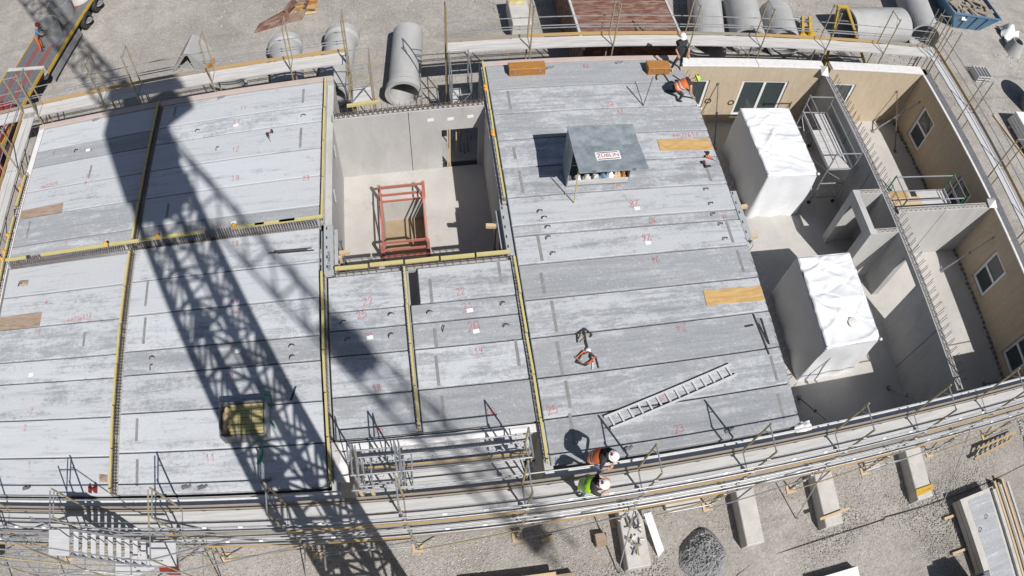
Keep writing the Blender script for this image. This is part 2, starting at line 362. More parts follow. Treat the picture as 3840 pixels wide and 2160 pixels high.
deck('pale precast floor deck with brown plywood patch beside truck lorry and left scaffold', -15.08, -9.80, YA, [.6, .1, .6, .5, .15, .15], [('8', -14.2, 18.2, .22, 0), ('9', -12.4, 17.95, .22, 0), ('7', -12.3, 16.7, .24, 0), ('7', -12.3, 16.35, .24, 0), ('4602577', -14.0, 16.6, .2, .05), ('5', -12.6, 13.85, .24, 0), ('6', -12.6, 13.52, .24, 0)], [(-13.1, 18.05, .5)], [(-12.55, 18.0)], [(-14.5, 14.7, .7), (-12.2, 16.9, .6)])
YB = [19.60, 18.45, 17.65, 16.45, 15.25, 14.05, 13.26]
deck('pale precast floor deck with a drill on it, left of the stairwell', -9.55, -3.22, YB, [.5, .35, .55, .5, .72, .05], [('11', -6.2, 18.8, .24, 0), ('13', -6.4, 18.15, .26, 0), ('12', -6.3, 16.85, .26, 0), ('19', -6.2, 15.55, .28, 0), ('23', -3.7, 15.2, .22, 0), ('15', -6.5, 13.75, .22, 0)], [(-7.9, 18.0, .3), (-7.0, 17.0, 1), (-3.9, 18.0, .2)], [(-6.4, 18.0), (-6.1, 13.75)], [(-3.95, 19.0, .7), (-3.95, 17.0, .9), (-9.0, 19.2, .5), (-8.6, 14.6, .6)])
YD = [13.12, 11.95, 10.72, 9.50, 8.72, 7.46, 6.22, 5.02]
deck('nearly white precast floor deck left of the mast shadow, by the stair tower', -15.0, -9.84, YD, [.8, .4, .3, .45, .45, .55, .5], [('4', -13.0, 11.6, .2, 0), ('3', -13.1, 10.5, .26, 0), ('44026517', -11.5, 10.85, .22, .05), ('2', -13.0, 7.75, .26, 0), ('2', -13.2, 7.2, .24, 0), ('1', -12.9, 6.0, .24, 0)], [(-14.3, 12.4, .4)], [(-13.2, 9.0)], [(-11.2, 10.1, .5)])
deck('grey precast floor deck crossed by the lattice shadow of the crane mast', -9.60, -3.26, [13.22, 11.98, 10.77, 9.54, 8.75, 7.53, 6.31, 5.05], [.45, .62, .42, .18, .4, .5, .38], [('18', -6.0, 12.95, .24, 0), ('17', -5.9, 10.9, .26, .2), ('14', -5.9, 10.5, .2, .2), ('17', -5.9, 9.3, .22, .2), ('19', -6.0, 8.45, .28, .2), ('16', -6.3, 7.3, .26, 0), ('11', -6.6, 6.05, .28, .1)], [(-8.6, 9.25, .3), (-8.6, 8.95, 1.2), (-4.1, 9.25, .2), (-4.1, 8.9, .5)], [(-5.75, 9.25)], [(-9.0, 11.5, .9), (-8.95, 10.2, .9), (-9.0, 7.0, .7), (-8.95, 5.7, .8)])
deck('narrow precast floor deck with white drips in front of the stairwell', -2.97, -.74, [11.40, 10.21, 9.61, 8.81, 7.59, 6.34], [.42, .3, .15, .33, .2], [('22', -1.8, 10.45, .3, .15), ('25', -2.0, 10.05, .28, .15), ('21', -1.8, 9.35, .2, .1), ('18', -1.7, 7.75, .24, .2), ('15', -1.75, 6.55, .26, 0)], [(-2.55, 9.85, .4), (-1.15, 9.95, .2), (-2.45, 9.3, .4), (-1.2, 9.3, .6)], [(-1.8, 9.3)])
deck('narrow precast floor deck marked with red 20 and 21 in front of the stairwell', -.56, 2.46, [11.41, 10.22, 9.61, 8.81, 7.60, 6.34], [.36, .2, .12, .34, .05], [('22', .9, 10.48, .26, .1), ('21', 1.05, 9.95, .34, .15), ('20', 1.15, 9.33, .34, .1), ('19', 1.2, 8.55, .24, .1), ('10', 1.3, 6.75, .24, .1)], [(-.05, 9.9, .3), (2.05, 9.95, .5), (.3, 9.35, 1.2), (2.05, 9.25, .3)], [(1.1, 9.85), (1.2, 9.18)], [(.05, 10.6, .8), (2.1, 11.0, .7), (.05, 9.1, .6), (.0, 8.1, .9), (2.25, 8.4, .8), (.05, 6.9, .9)], xs={0: (-.28, 2.46)})
YC = [19.62, 18.37, 17.17, 15.99, 14.79, 13.62, 12.56, 12.18, 11.18, 10.00, 8.80, 7.58, 6.37, 5.02]
deck('large grey precast floor deck carrying the tool container, ladder and boxes beside the open rooms', 2.68, 10.10, YC, [.05, .28, .22, .30, .30, .48, .25, .42, .15, .34, .12, .25, .2],
 [('23', 6.35, 19.35, .2, pi), ('24', 6.8, 17.35, .28, .1), ('11', 7.1, 16.98, .24, 0), ('4402617', 9.2, 15.78, .26, 0), ('24', 6.2, 13.8, .28, .1), ('28', 6.65, 13.05, .3, pi), ('30', 7.1, 12.36, .24, pi), ('26', 6.75, 11.75, .3, pi), ('24', 6.85, 10.95, .22, pi), ('27', 9.6, 12.3, .16, pi), ('24', 7.1, 8.6, .32, pi), ('24', 6.05, 6.6, .3, .5), ('23', 6.35, 5.55, .28, .1), ('25', 2.95, 6.6, .3, .1)],
 [(3.6, 13.0, .3), (3.7, 12.75, .2), (3.75, 12.4, .3), (3.7, 12.02, .5), (3.75, 11.45, .4), (9.25, 13.4, .2), (9.25, 12.82, .3), (9.2, 12.4, .4), (9.35, 12.0, .3), (9.35, 11.45, .2)], [(6.7, 12.85), (6.75, 11.55)],
 [(3.3, 17.8, .9), (3.4, 11.7, .9), (3.3, 10.5, .7), (3.45, 9.4, 1.0), (3.4, 8.1, 1.0), (3.45, 7.0, .8), (3.4, 6.0, .9), (9.55, 14.2, .9), (9.6, 11.7, .8), (9.65, 10.6, .8), (9.65, 8.2, .8), (9.7, 6.9, .8), (9.6, 5.7, .8), (3.2, 14.2, .9), (3.15, 15.4, .5)], tone=(.90, 1.0))
# ---------------------------------------------------------------- walls
def wall_x(m, x0, x1, y0, y1, z0, z1, ops=()):
    xs = x0
    for a, b, c, d in sorted(ops):
        m.box(xs, a, y0, y1, z0, z1); m.box(a, b, y0, y1, z0, c); m.box(a, b, y0, y1, d, z1); xs = b
    m.box(xs, x1, y0, y1, z0, z1); return m
def wall_y(m, x0, x1, y0, y1, z0, z1, ops=()):
    ys = y0
    for a, b, c, d in sorted(ops):
        m.box(x0, x1, ys, a, z0, z1)
        if c > z0: m.box(x0, x1, a, b, z0, c)
        if d < z1: m.box(x0, x1, a, b, d, z1)
        ys = b
    m.box(x0, x1, ys, y1, z0, z1); return m
def window_x(parent, a, b, y0, y1, c, d, sashes=2, fw=.12):
    w = MB(); w.box(a, b, y0, y1, c, c+fw); w.box(a, b, y0, y1, d-fw, d); w.box(a, a+fw, y0, y1, c+fw, d-fw); w.box(b-fw, b, y0, y1, c+fw, d-fw)
    n = sashes; wd = (b-a-2*fw)/n
    for i in range(1, n): w.box(a+fw+wd*i-.06, a+fw+wd*i+.06, y0+.003, y1-.003, c+fw, d-fw)
    o = w.build('window', 'white_frame', parent)
    MB().box(a-.03, b+.03, y0-.10, y0-.002, c-.04, c).build('sill', 'white_frame', o)
    for i in range(n): MB().box(a+fw+wd*i+(.06 if i else 0), a+fw+wd*(i+1)-(.06 if i < n-1 else 0), (y0+y1)/2-.015, (y0+y1)/2+.015, c+fw, d-fw).build('pane', 'glass', o)
def window_y(parent, x0, x1, a, b, c, d, fw=.13):
    w = MB(); w.box(x0, x1, a, b, c, c+fw); w.box(x0, x1, a, b, d-fw, d); w.box(x0, x1, a, a+fw, c+fw, d-fw); w.box(x0, x1, b-fw, b, c+fw, d-fw)
    mz = c+(d-c)*.5; w.box(x0+.003, x1-.003, a+fw, b-fw, mz-.06, mz+.06); o = w.build('window', 'white_frame', parent)
    for lo, hi in ((c+fw, mz-.06), (mz+.06, d-fw)): MB().box((x0+x1)/2-.015, (x0+x1)/2+.015, a+fw, b-fw, lo, hi).build('pane', 'glass', o)
def wall(name, label, mb, mat, cap=None, capmat='white_foil'):
    a = np.array(mb.v); t = thing(name, label, 'wall', ((a[:,0].min()+a[:,0].max())/2, (a[:,1].min()+a[:,1].max())/2, float(a[:,2].min())))
    mb.build('wall_body', mat, t)
    if cap:
        for c in cap: MB().cbox(*c, .012).build('wall_capping', capmat, t)
    return t
T0 = GZ-.2
wall('outer_wall', 'long front outer wall with white foil on top under the pale floor decks, behind the stair tower', MB().box(-15.3, -2.9, 4.72, 4.96, T0, -.06), 'wall_concrete', [(-15.3, -9.1, 4.70, 4.93, -.06, -.03), (-9.08, -2.9, 4.70, 4.93, -.06, -.03)])
wall('outer_wall', 'left end outer wall below the pale floor decks along the lorry side', MB().box(-15.36, -15.1, 4.96, 19.62, T0, -.02), 'wall_concrete', [(-15.36, -15.1, 4.96, 13.0, -.02, .0), (-15.36, -15.1, 13.01, 19.62, -.02, .0)])
wall('outer_wall', 'back outer wall with pinkish top strip behind the pale floor decks', MB().box(-15.36, -2.86, 19.62, 19.86, T0, -.02), 'wall_concrete', [(-15.36, -9.7, 19.62, 19.86, -.02, .035), (-9.68, -2.9, 19.62, 19.86, -.02, .035)], 'pink_strip')
wall('outer_wall', 'back outer wall behind the large grey floor deck, wooden boxes stand in front', MB().box(2.47, 10.1, 19.64, 19.87, T0, -.05), 'wall_concrete', [(2.47, 10.1, 19.64, 19.87, -.05, -.01)], 'pink_strip')
wall('recess_wall', 'front wall set back behind perforated scaffold decks, white foil hanging on it', MB().box(-2.9, 2.5, 6.10, 6.31, T0, -.08), 'wall_concrete', [(-2.9, 2.5, 6.06, 6.30, -.08, -.05)])
wall('recess_wall', 'short return wall of the front recess beside the mast shadow', MB().box(-3.14, -2.9, 4.96, 6.31, T0, -.06), 'wall_concrete')
wall('recess_wall', 'short return wall of the front recess beside the leaning worker', MB().box(2.5, 2.74, 4.96, 6.31, T0, -.06), 'wall_concrete')
wall('front_wall', 'front outer wall with white foil top below the ladder and the open rooms', MB().box(2.5, 22.5, 4.72, 4.96, T0, -.10), 'grey_concrete', [(2.5, 10.0, 4.70, 4.94, -.10, -.06), (10.02, 16.6, 4.70, 4.94, -.10, -.06), (16.62, 22.5, 4.70, 4.94, -.10, -.06)])
# stairwell
wall('stairwell_wall', 'tall stairwell side wall in shade left of the red guard frame', MB().box(-3.12, -2.86, 13.3, 19.62, FZ-.3, -.26), 'wall_concrete')
wall('stairwell_wall', 'stairwell side wall in shade right of the doorway', wall_y(MB(), 2.45, 2.68, 13.3, 19.64, FZ-.3, -.26), 'wall_concrete')
cw = wall('stairwell_wall', 'bright stairwell back wall with dark doorway and rebar zigzag on top', wall_x(MB(), -2.86, 2.45, 17.70, 17.94, FZ-.3, -.1, [(.92, 2.25, FZ-.3, -1.22)]), 'wall_concrete')
MB().box(-.215, -.195, 17.694, 17.71, FZ, -.1).build('panel_joint', 'dark', cw)
MB().box(.93, 2.24, 17.72, 17.9, FZ-.02, FZ+.01).build('threshold', 'dark', cw)
for x in (.55, 1.25, 1.95): MB().obox((x, 17.697, -.62+random.uniform(-.03,.03)), (1,0,.1), (0,1,0), (0,0,1), .11, .004, .07).build('plaster_patch', 'paper', cw)
for x in (1.12, 1.20): plank('door_prop', (x, 17.75, FZ), (x+.02, 17.75, -1.3), .05, .05, 'timber', cw, (0,1,0))
MB().box(.93, 2.24, 17.95, 18.0, -1.35, -1.27).build('lintel_board', 'timber', cw)
one('floor_block', MB().box(-3.0, 2.5, 18.0, 19.6, GZ-.1, FZ-.05), 'grey_concrete', 'dim concrete landing slab behind the stairwell back wall', 'slab')
def zigzag(m, p, q, w, h, z, step=.2, r=.012):
    p = Vector(p); q = Vector(q); d = q-p; L = d.length; d.normalize(); s = Vector((-d.y, d.x, 0))*w/2; n = max(2, int(L/step))
    for sd in (-1, 1): m.tube(p+s*sd+Vector((0,0,z)), q+s*sd+Vector((0,0,z)), r, 4)
    m.tube(p+Vector((0,0,z+h)), q+Vector((0,0,z+h)), r, 4)
    for i in range(n):
        a = p+d*L*i/n; b = p+d*L*(i+.5)/n; c = p+d*L*(i+1)/n
        for sd in (-1, 1):
            m.tube(a+s*sd+Vector((0,0,z)), b+Vector((0,0,z+h)), r, 4); m.tube(b+Vector((0,0,z+h)), c+s*sd+Vector((0,0,z)), r, 4)
    return m
zigzag(MB(), (-2.8, 17.82, 0), (2.4, 17.82, 0), .12, .2, -.1, .17).build('lattice_girder', 'rebar', cw)
m = MB()
for i in range(26):
    x = -2.7+i*.2; m.tube((x, 17.9, -.1), (x+random.uniform(-.02,.02), 17.92, .25), .009, 4)
m.build('starter_bars', 'rebar', cw, kind='stuff')
MB().bar((-2.3, 17.95, .3), (-1.15, 17.98, .3), .1, .09).build('protection_cap', 'cap_yellow', cw)
# rooms on the right
DX = 16.65
bw = wall('boarded_wall', 'beige boarded back wall with wide white double window, behind wrapped module', wall_x(MB(), 10.12, DX, 19.25, 19.62, FZ, -.02, [(10.35, 11.5, -2.46, -.82), (12.97, 15.15, -3.05, -.85)]), 'board_wall', [(10.12, 13.4, 19.22, 19.66, -.02, .06), (13.42, DX-.05, 19.22, 19.66, -.02, .06)])
window_x(bw, 10.35, 11.5, 19.30, 19.45, -2.46, -.82, 1); window_x(bw, 12.97, 15.15, 19.30, 19.45, -3.05, -.85, 2)
for x, z in ((11.70, -2.04), (12.78, -2.15)): MB().lathe([(.11, 0), (.14, 0), (.14, .03), (.11, .03), (.11, 0)], 14, (x, 19.22, z), 'y').build('cable_ring', 'dark', bw)
bw2 = wall('boarded_wall', 'beige boarded back wall with small white window, corner room with steel props', wall_x(MB(), 16.95, 22.5, 19.25, 19.62, FZ, -.02, [(17.5, 18.68, -2.28, -.9)]), 'board_wall', [(17.0, 22.2, 19.22, 19.66, -.02, .06)])
window_x(bw2, 17.5, 18.68, 19.30, 19.45, -2.28, -.9, 1)
WY = [(5.84, 6.95), (9.47, 10.57), (13.2, 14.3), (17.06, 18.20)]
rw = wall('boarded_wall', 'long beige boarded side wall with tilted looking windows beside gravel strip', wall_y(MB(), 22.16, 22.5, 4.96, 19.25, FZ, -.05, [(a, b, -3.0, -.98) for a, b in WY]), 'board_wall', [(22.5, 22.72, 4.72, 19.62, -.35, -.30)], 'grey_concrete')
for a, b in WY: window_y(rw, 22.24, 22.36, a, b, -3.0, -.98)
ys = [4.96, 7.9, 10.4, 12.0, 12.35, 14.7, 17.0, 19.2]
for a, b in zip(ys[:-1], ys[1:]): MB().cbox(22.14, 22.27, a+.015, b-.015, -.05, .0, .01).build('wall_capping', 'white_foil', rw)
MB().box(22.5, 22.72, 4.72, 19.62, T0, -.36).build('outer_shell', 'grey_concrete', rw)
MB().cbox(22.28, 22.7, 4.98, 19.6, -.049, -.02, .01).build('top_plate', 'steel_dark', rw)
m = MB()
for i in range(60):
    y = 5.2+i*.235; s = random.uniform(.04,.09); m.obox((22.08+random.uniform(-.05,.03), y, FZ+.04), (1,random.uniform(-.5,.5),0), (0,1,0), (0,0,1), s, s*.8, .04)
m.build('mortar_packs', 'steel_dark', rw, kind='stuff')
pw = wall('partition_wall', 'long precast partition wall with starter bars on top and a door opening', wall_y(MB(), DX, DX+.3, 4.96, 19.25, FZ, -.26, [(9.25, 10.45, FZ, -.52)]), 'grey_concrete')
for y in (7.35, 14.1, 16.2): MB().box(DX-.004, DX+.01, y-.012, y+.012, FZ, -.26).build('panel_joint', 'dark', pw)
m = MB()
for i in range(48):
    y = 5.3+i*.285
    for k in (0, .07): m.tube((DX+.27, y+k, -.3), (DX+.30+random.uniform(-.02,.04), y+k+random.uniform(-.02,.02), .18+random.uniform(-.06,.06)), .010, 4)
m.build('starter_bars', 'rebar', pw, kind='stuff')
zigzag(MB(), (DX+.14, 5.0, 0), (DX+.14, 19.2, 0), .16, .1, -.26, .26, .007).build('lattice_girder', 'rebar', pw)
MB().add([(16.35,18.95,-.1),(16.7,18.9,-.12),(16.75,19.3,.1),(16.4,19.35,.08),(16.55,19.1,.2)], [(0,1,4),(1,2,4),(2,3,4),(3,0,4)]).build('torn_foil', 'white_foil', pw)
xw = wall('cross_wall', 'bright precast cross wall between partition and boarded side wall', MB().box(DX+.3, 22.16, 12.06, 12.30, FZ, -.12), 'wall_concrete')
MB().box(19.4, 19.42, 12.055, 12.07, FZ, -.12).build('panel_joint', 'dark', xw); zigzag(MB(), (DX+.4, 12.18, 0), (22.0, 12.18, 0), .14, .09, -.12, .26, .007).build('lattice_girder', 'rebar', xw)
MB().add([(21.9,12.0,-.05),(22.35,11.95,-.02),(22.4,12.45,.05),(21.95,12.4,0),(22.2,12.2,.22)], [(0,1,4),(1,2,4),(2,3,4),(3,0,4)]).build('torn_foil', 'white_foil', xw)
sw = MB(); wall_y(sw, 15.32, 15.58, 11.34, 13.26, FZ, -.26, [(11.75, 12.95, FZ, -.75)]); sw.box(15.58, DX, 13.06, 13.26, FZ, -.26); sw.box(15.58, DX, 11.34, 11.54, FZ, -.26)
sh = wall('shaft_walls', 'square concrete shaft with doorway standing against the long partition wall', sw, 'wall_concrete')
for a in (((15.65, 13.16, 0), (16.6, 13.16, 0)), ((15.65, 11.44, 0), (16.6, 11.44, 0))): zigzag(MB(), *a, .12, .08, -.26, .22, .007).build('lattice_girder', 'rebar', sh)
# ---------------------------------------------------------------- delta beams
def dbeam(x0, x1, y0, y1, label, txt=False):
    t = thing('steel_beam', label, 'beam', ((x0+x1)/2, (y0+y1)/2, -.3)); MB().cbox(x0, x1, y0, y1, -.05, .0, .008).build('top_plate', 'galv_beam', t); MB().box(x0-.12, x1+.12, y0, y1, -.3, -.27).build('bottom_plate', 'galv_beam', t)
    for sx in (x0, x1): MB().box(sx-.01, sx+.01, y0, y1, -.27, -.051).build('web', 'galv_beam', t)
    for i in range(5):
        y = y0+.2+i*(y1-y0-.4)/4; MB().lathe([(.07, 0), (.0, 0.001)], 12, (x1+.013, y, -.16), 'x').build('web_hole', 'dark', t); MB().obox(((x0+x1)/2-.05, y+.1, .003), (1,0,0), (0,1,0), (0,0,1), .022, .05, .002).build('top_slot', 'dark', t)
    if txt:
        me = text_mesh('DELTABEAM', .12, 'navy'); o = link('lettering', me, ((x0+x1)/2+.02, y0+.5, .003), t); o.rotation_euler = (0, 0, pi/2)
    return t
dbeam(-3.09, -2.80, 11.46, 13.24, 'grey steel box beam marked DELTABEAM at the stairwell side with round holes', True)
dbeam(2.40, 2.62, 11.55, 13.36, 'grey steel box beam along the large grey deck, stairwell side')
dbeam(10.11, 10.34, 11.36, 13.30, 'grey steel box beam on the edge facing the open rooms')
# ---------------------------------------------------------------- stirrup rows with yellow caps
def rebar_row(label, a, b, h=.28, caps=(), step=.1, w=.10, lean=(0,0), capw=.07, clips=()):
    a = Vector(a); b = Vector(b); d = b-a; L = d.length; d.normalize(); s = Vector((-d.y, d.x, 0)); ln = Vector((lean[0], lean[1], 0))
    t = thing('stirrup_row', label, 'rebar row', (a+b)/2+Vector((0,0,-.1))); m = MB(); n = int(L/step); zz = Vector((0,0,1))
    for i in range(n):
        p = a+d*(L*(i+.5)/n); 
        if random.random() < .06: continue
        j = Vector((random.uniform(-.015,.015), random.uniform(-.015,.015), 0)); q = p+ln+j+zz*h
        m.tube(p-s*w/2-zz*.1, q-s*w*.35, .009, 4); m.tube(p+s*w/2-zz*.1, q+s*w*.35, .009, 4); m.tube(q-s*w*.35, q+s*w*.35, .009, 4)
    m.tube(a+s*w/2+zz*.02, b+s*w/2+zz*.02, .009, 4); m.tube(a-s*w/2+zz*.02, b-s*w/2+zz*.02, .009, 4)
    m.build('stirrups', 'rebar', t, kind='stuff'); MB().bar(a-zz*.2, b-zz*.2, .17, .14).build('joint_beam', 'grey_concrete', t)
    for u0, u1 in caps:
        c = MB(); off = s*random.uniform(-.012,.012); p = a+d*u0+ln+zz*(h+.01)+off; q = a+d*u1+ln+zz*(h+.01)+s*random.uniform(-.012,.012)
        c.bar(p, q, capw, .02); 
        for sd in (-1, 1): c.bar(p+s*sd*(capw/2-.006)-zz*.035, q+s*sd*(capw/2-.006)-zz*.035, .012, .07)
        c.build('protection_cap', 'cap_yellow', t)
    for u in clips: MB().lathe([(0, .05), (.05, .045), (.07, .0), (.07, -.03)], 10, tuple(a+d*u+ln+zz*(h+.05)+s*.05)).build('cap_clip', 'cap_orange', t, smooth=True)
    return t
def split(L, n, g=.04, s0=0.):
    w = (L-s0)/n; return [(s0+i*w+g/2, s0+(i+1)*w-g/2) for i in range(n)]
rebar_row('yellow capped stirrup row between the two pale decks, upper stretch by the back wall', (-9.67, 13.5, 0), (-9.67, 19.7, 0), .22, split(6.2, 4), .1, .08, (-.05, 0))
rebar_row('yellow capped stirrup row between white deck and lattice-shadowed deck, down to the stair tower', (-9.72, 5.05, 0), (-9.72, 13.1, 0), .22, split(8.0, 6), .1, .08, (-.05, 0))
rebar_row('yellow capped stirrup row along the stairwell left edge', (-3.17, 13.45, 0), (-3.17, 19.7, 0), .22, split(6.2, 4), .09, .08, (.06, 0))
rebar_row('yellow capped stirrup row between lattice-shadowed deck and narrow drip-marked deck', (-3.12, 5.1, 0), (-3.12, 11.5, 0), .24, split(6.4, 5), .13, .10, (.0, 0))
rebar_row('thin yellow capped stirrup row between the two narrow decks', (-.65, 6.4, 0), (-.65, 11.45, 0), .2, split(5.0, 4), .2, .05, (.0, 0), .058)
rebar_row('yellow capped stirrup row along the stairwell right edge by the large deck', (2.6, 13.5, 0), (2.6, 19.75, 0), .2, split(6.2, 5), .2, .05, (-.03, 0), .06, (4.7, 4.85, 2.6, 2.7))
rebar_row('yellow capped stirrup row between narrow deck and ladder deck', (2.57, 5.1, 0), (2.57, 11.5, 0), .2, split(6.3, 5), .2, .05, (.0, 0), .065)
rebar_row('yellow capped stirrup row crossing behind the white deck and the lattice-shadowed deck', (-14.95, 13.17, 0), (-3.25, 13.27, 0), .42, [(0, .95), (1.6, 4.4), (4.45, 5.6), (5.6, 8.0), (8.9, 10.0), (9.7, 11.0), (10.5, 11.9)], .085, .05, (0, .05), .09, (4.3, 6.3, 9.0))
rebar_row('five yellow caps on stirrups along the stairwell front edge', (-2.75, 11.50, 0), (2.5, 11.52, 0), .22, split(5.25, 5, .06), .22, .1, (0, .03), .1)
rebar_row('yellow capped stirrup row along the left scaffold, edge of the pale decks', (-15.2, 10.2, 0), (-15.2, 17.3, 0), .25, [(0, 1.0), (1.0, 2.2), (2.3, 3.4), (3.4, 5.0), (5.5, 6.9)], .12, .1, (0, 0), .08, (1.6, 3.2, 3.5, 4.2, 6.3))
m = MB()
for i in range(46): 
    y = 5.3+i*.3
    if 11.3 < y < 13.3: continue
    m.tube((10.12, y, -.12), (10.14+random.uniform(-.03,.05), y+random.uniform(-.03,.03), .26+random.uniform(-.05,.08)), .010, 4)
one('starter_bars', m, 'rebar', 'row of bent thin starter bars along the large deck edge facing the rooms', 'rebar row')['kind'] = 'stuff'
# ---------------------------------------------------------------- scaffolding
def perf_mat():
    b = NB('perf_deck'); v = b.coord((1, 1, 1), rnd=False); d = b.voro(v, 16); f = b.noise(v, 4, 5, .6)
    col = b.mix(b.ramp(d, (.20, 1), (.30, 0)), b.mix(b.ramp(f, (.35, 0), (.7, 1)), (.50, .505, .51), (.62, .62, .62)), (.12, .12, .125)); M['perf_deck'] = b.out(col, .55, .2)
perf_mat()
def scaffold(label, axis, xs, inn, out, levels, top, rails=(1.0, .5), nplank=2, deckmat='deck_worn', stdmat=('tan_steel', 'steel'), toe='toe_yellow', inner_toe=False, braces=(), low=GZ, bays=None, toplev=None, lowrails=True, group=None, clutter=False):
    P = (lambda x, y, z: Vector((x, y, z))) if axis == 'x' else (lambda x, y, z: Vector((y, x, z)))
    c = P((xs[0]+xs[-1])/2, (inn+out)/2, low); t = thing('scaffold', label, 'scaffold', c, group); sgn = 1 if out > inn else -1
    toplev = levels[0] if toplev is None else toplev
    for i, x in enumerate(xs):
        dx = random.uniform(-.015, .015)
        rod('standard', P(x+dx, inn, low+.05), P(x+dx, inn, top+.1), .03, stdmat[0], t); rod('standard', P(x+dx, out, low+.05), P(x+dx, out, top+.02), .03, stdmat[0 if i % 2 else 0], t)
        for z in list(levels)+[top]: rod('transom', P(x, inn, z-.03), P(x, out, z-.03), .022, stdmat[1], t)
        rod('knee_brace', P(x, inn, top-.45), P(x, inn+(out-inn)*.35, top-.05), .014, stdmat[1], t)
        if clutter:
            for zc in np.arange(low+.6, top-.3, .62): rod('clamp', P(x+dx-.05, out+sgn*.01, float(zc)), P(x+dx+.05, out+sgn*.03, float(zc)), .05, 'steel_dark', t)
        for y in (inn, out):
            plank('sole_board', P(x-.17, y, low+.025), P(x+.17, y, low+.025), .30, .05, 'timber', t); plank('base_plate', P(x-.075, y, low+.055), P(x+.075, y, low+.055), .15, .012, 'steel', t)
    for i, (a, b) in enumerate(zip(xs[:-1], xs[1:])):
        if bays is not None and i not in bays: continue
        for li, z in enumerate(levels):
            w = abs(out-inn)-.06; pw = w/nplank; dm = deckmat
            for k in range(nplank):
                y = inn+sgn*(.03+pw*(k+.5)); plank('deck_plank', P(a+.02, y, z-.03), P(b-.02, y, z-.03), round(pw-.02, 3), .06, dm, t)
            if z == toplev or lowrails:
                for r in rails: rod('guard_rail', P(a, out+sgn*.03, z+r+random.uniform(-.01,.01)), P(b, out+sgn*.03, z+r+random.uniform(-.01,.01)), .022, 'steel', t)
            if toe: plank('toe_board', P(a+.03, out+sgn*.005, z+.085), P(b-.03, out+sgn*.005, z+.085), .03, .15, toe if (i+li) % 3 else 'toe_wood', t)
            if inner_toe and z == toplev:
                plank('edge_board', P(a+.0, inn+.02, z+.16), P(b-.02, inn+.02, z+.16), .035, .14, 'toe_wood', t); plank('edge_board', P(a+.02, inn-.06, z+.05), P(b-.02, inn-.06, z+.05), .035, .12, 'toe_wood', t)
                rod('guard_rail', P(a, inn+.03, z+1.0), P(b, inn+.03, z+1.0), .02, 'steel', t)
        if clutter:
            for zc in (levels[0]-.32,): rod('ledger', P(a, out+sgn*.07, zc), P(b, out+sgn*.07, zc+random.uniform(-.03, .03)), .024, 'steel', t)
            rod('ledger', P(a, inn-sgn*.06, levels[0]-.25), P(b, inn-sgn*.06, levels[0]-.25), .024, 'steel', t)
            rod('diagonal_brace', P(a, out+sgn*.1, low+.2), P(b, out+sgn*.1, levels[-1]-.1), .022, 'tan_steel' if i % 2 else 'steel', t)
            for q in range(2): xx = a+(b-a)*random.uniform(.15, .85); rod('bracket_strut', P(xx, inn, levels[-1]-.6), P(xx, out, levels[-1]-.05), .02, 'steel_dark', t); rod('transom', P(xx, inn, levels[0]-.07), P(xx, out, levels[0]-.07), .022, 'steel_dark', t)
            for z in levels:
                for fx in (.33, .66): rod('coupler', P(a+(b-a)*fx-.06, out+sgn*.03, z+rails[0]), P(a+(b-a)*fx+.06, out+sgn*.03, z+rails[0]), .034, 'white_frame', t)
        if i % 2 == 0 and len(levels) > 1: rod('diagonal_brace', P(a, out+sgn*.05, levels[1]), P(b, out+sgn*.05, levels[0]), .02, 'steel', t)
        if i % 3 == 1: rod('guard_rail', P(a, out+sgn*.03, low+.5), P(b, out+sgn*.03, low+.5), .02, 'steel', t)
    for (x, y0, z0, x1, y1) in braces:
        rod('raking_brace', (x, y0, z0), (x1, y1, GZ+.02), .022, 'steel', t); rod('ground_peg', (x1, y1, GZ-.1), (x1+.03, y1-.03, GZ+.18), .014, 'steel_dark', t)
    return t
FX = [-16.7, -13.62, -10.55, -7.5, -4.42, -1.25, 1.85, 4.98, 8.07, 11.18, 14.30, 17.45, 20.55, 23.7]
scaffold('front scaffold with grey decks running along the whole front, workers standing on it', 'x', FX, 4.62, 3.88, [-.02, -2.02], 2.2, nplank=2, deckmat='deck_front', inner_toe=True, clutter=True, braces=[(4.98, 3.84, -1.0, 4.77, 2.25), (11.18, 3.84, -1.0, 11.14, 2.82), (17.45, 3.84, -1.1, 17.38, 1.75), (-4.42, 3.84, -2.0, -4.88, 3.2)])
scaffold('back scaffold along the pale decks, standards in front of three concrete pipes', 'x', [-18.4, -15.65, -12.45, -10.83, -7.65, -4.5, -2.36], 20.45, 21.15, [-.03], 2.12, rails=(1.0, .55, .42), bays=[0, 1, 2, 3, 4, 5])
scaffold('back scaffold along large deck and boarded rooms, pipes and rust roof behind it', 'x', [1.36, 4.45, 7.64, 10.8, 14.0, 17.25, 20.45, 23.55], 20.45, 21.12, [-.03], 2.05, rails=(1.0, .55, .42))
scaffold('side scaffold beside the gravel strip right of the boarded side wall', 'y', [4.5, 7.7, 10.8, 13.9, 17.05, 20.1, 21.2], 23.4, 24.08, [-.03], 2.05, deckmat='deck_metal')
scaffold('side scaffold on the left end next to the flatbed lorry', 'y', [2.3, 5.3, 8.4, 11.5, 14.6, 17.7, 20.8], -15.85, -16.55, [-.03, -2.03], 2.12)
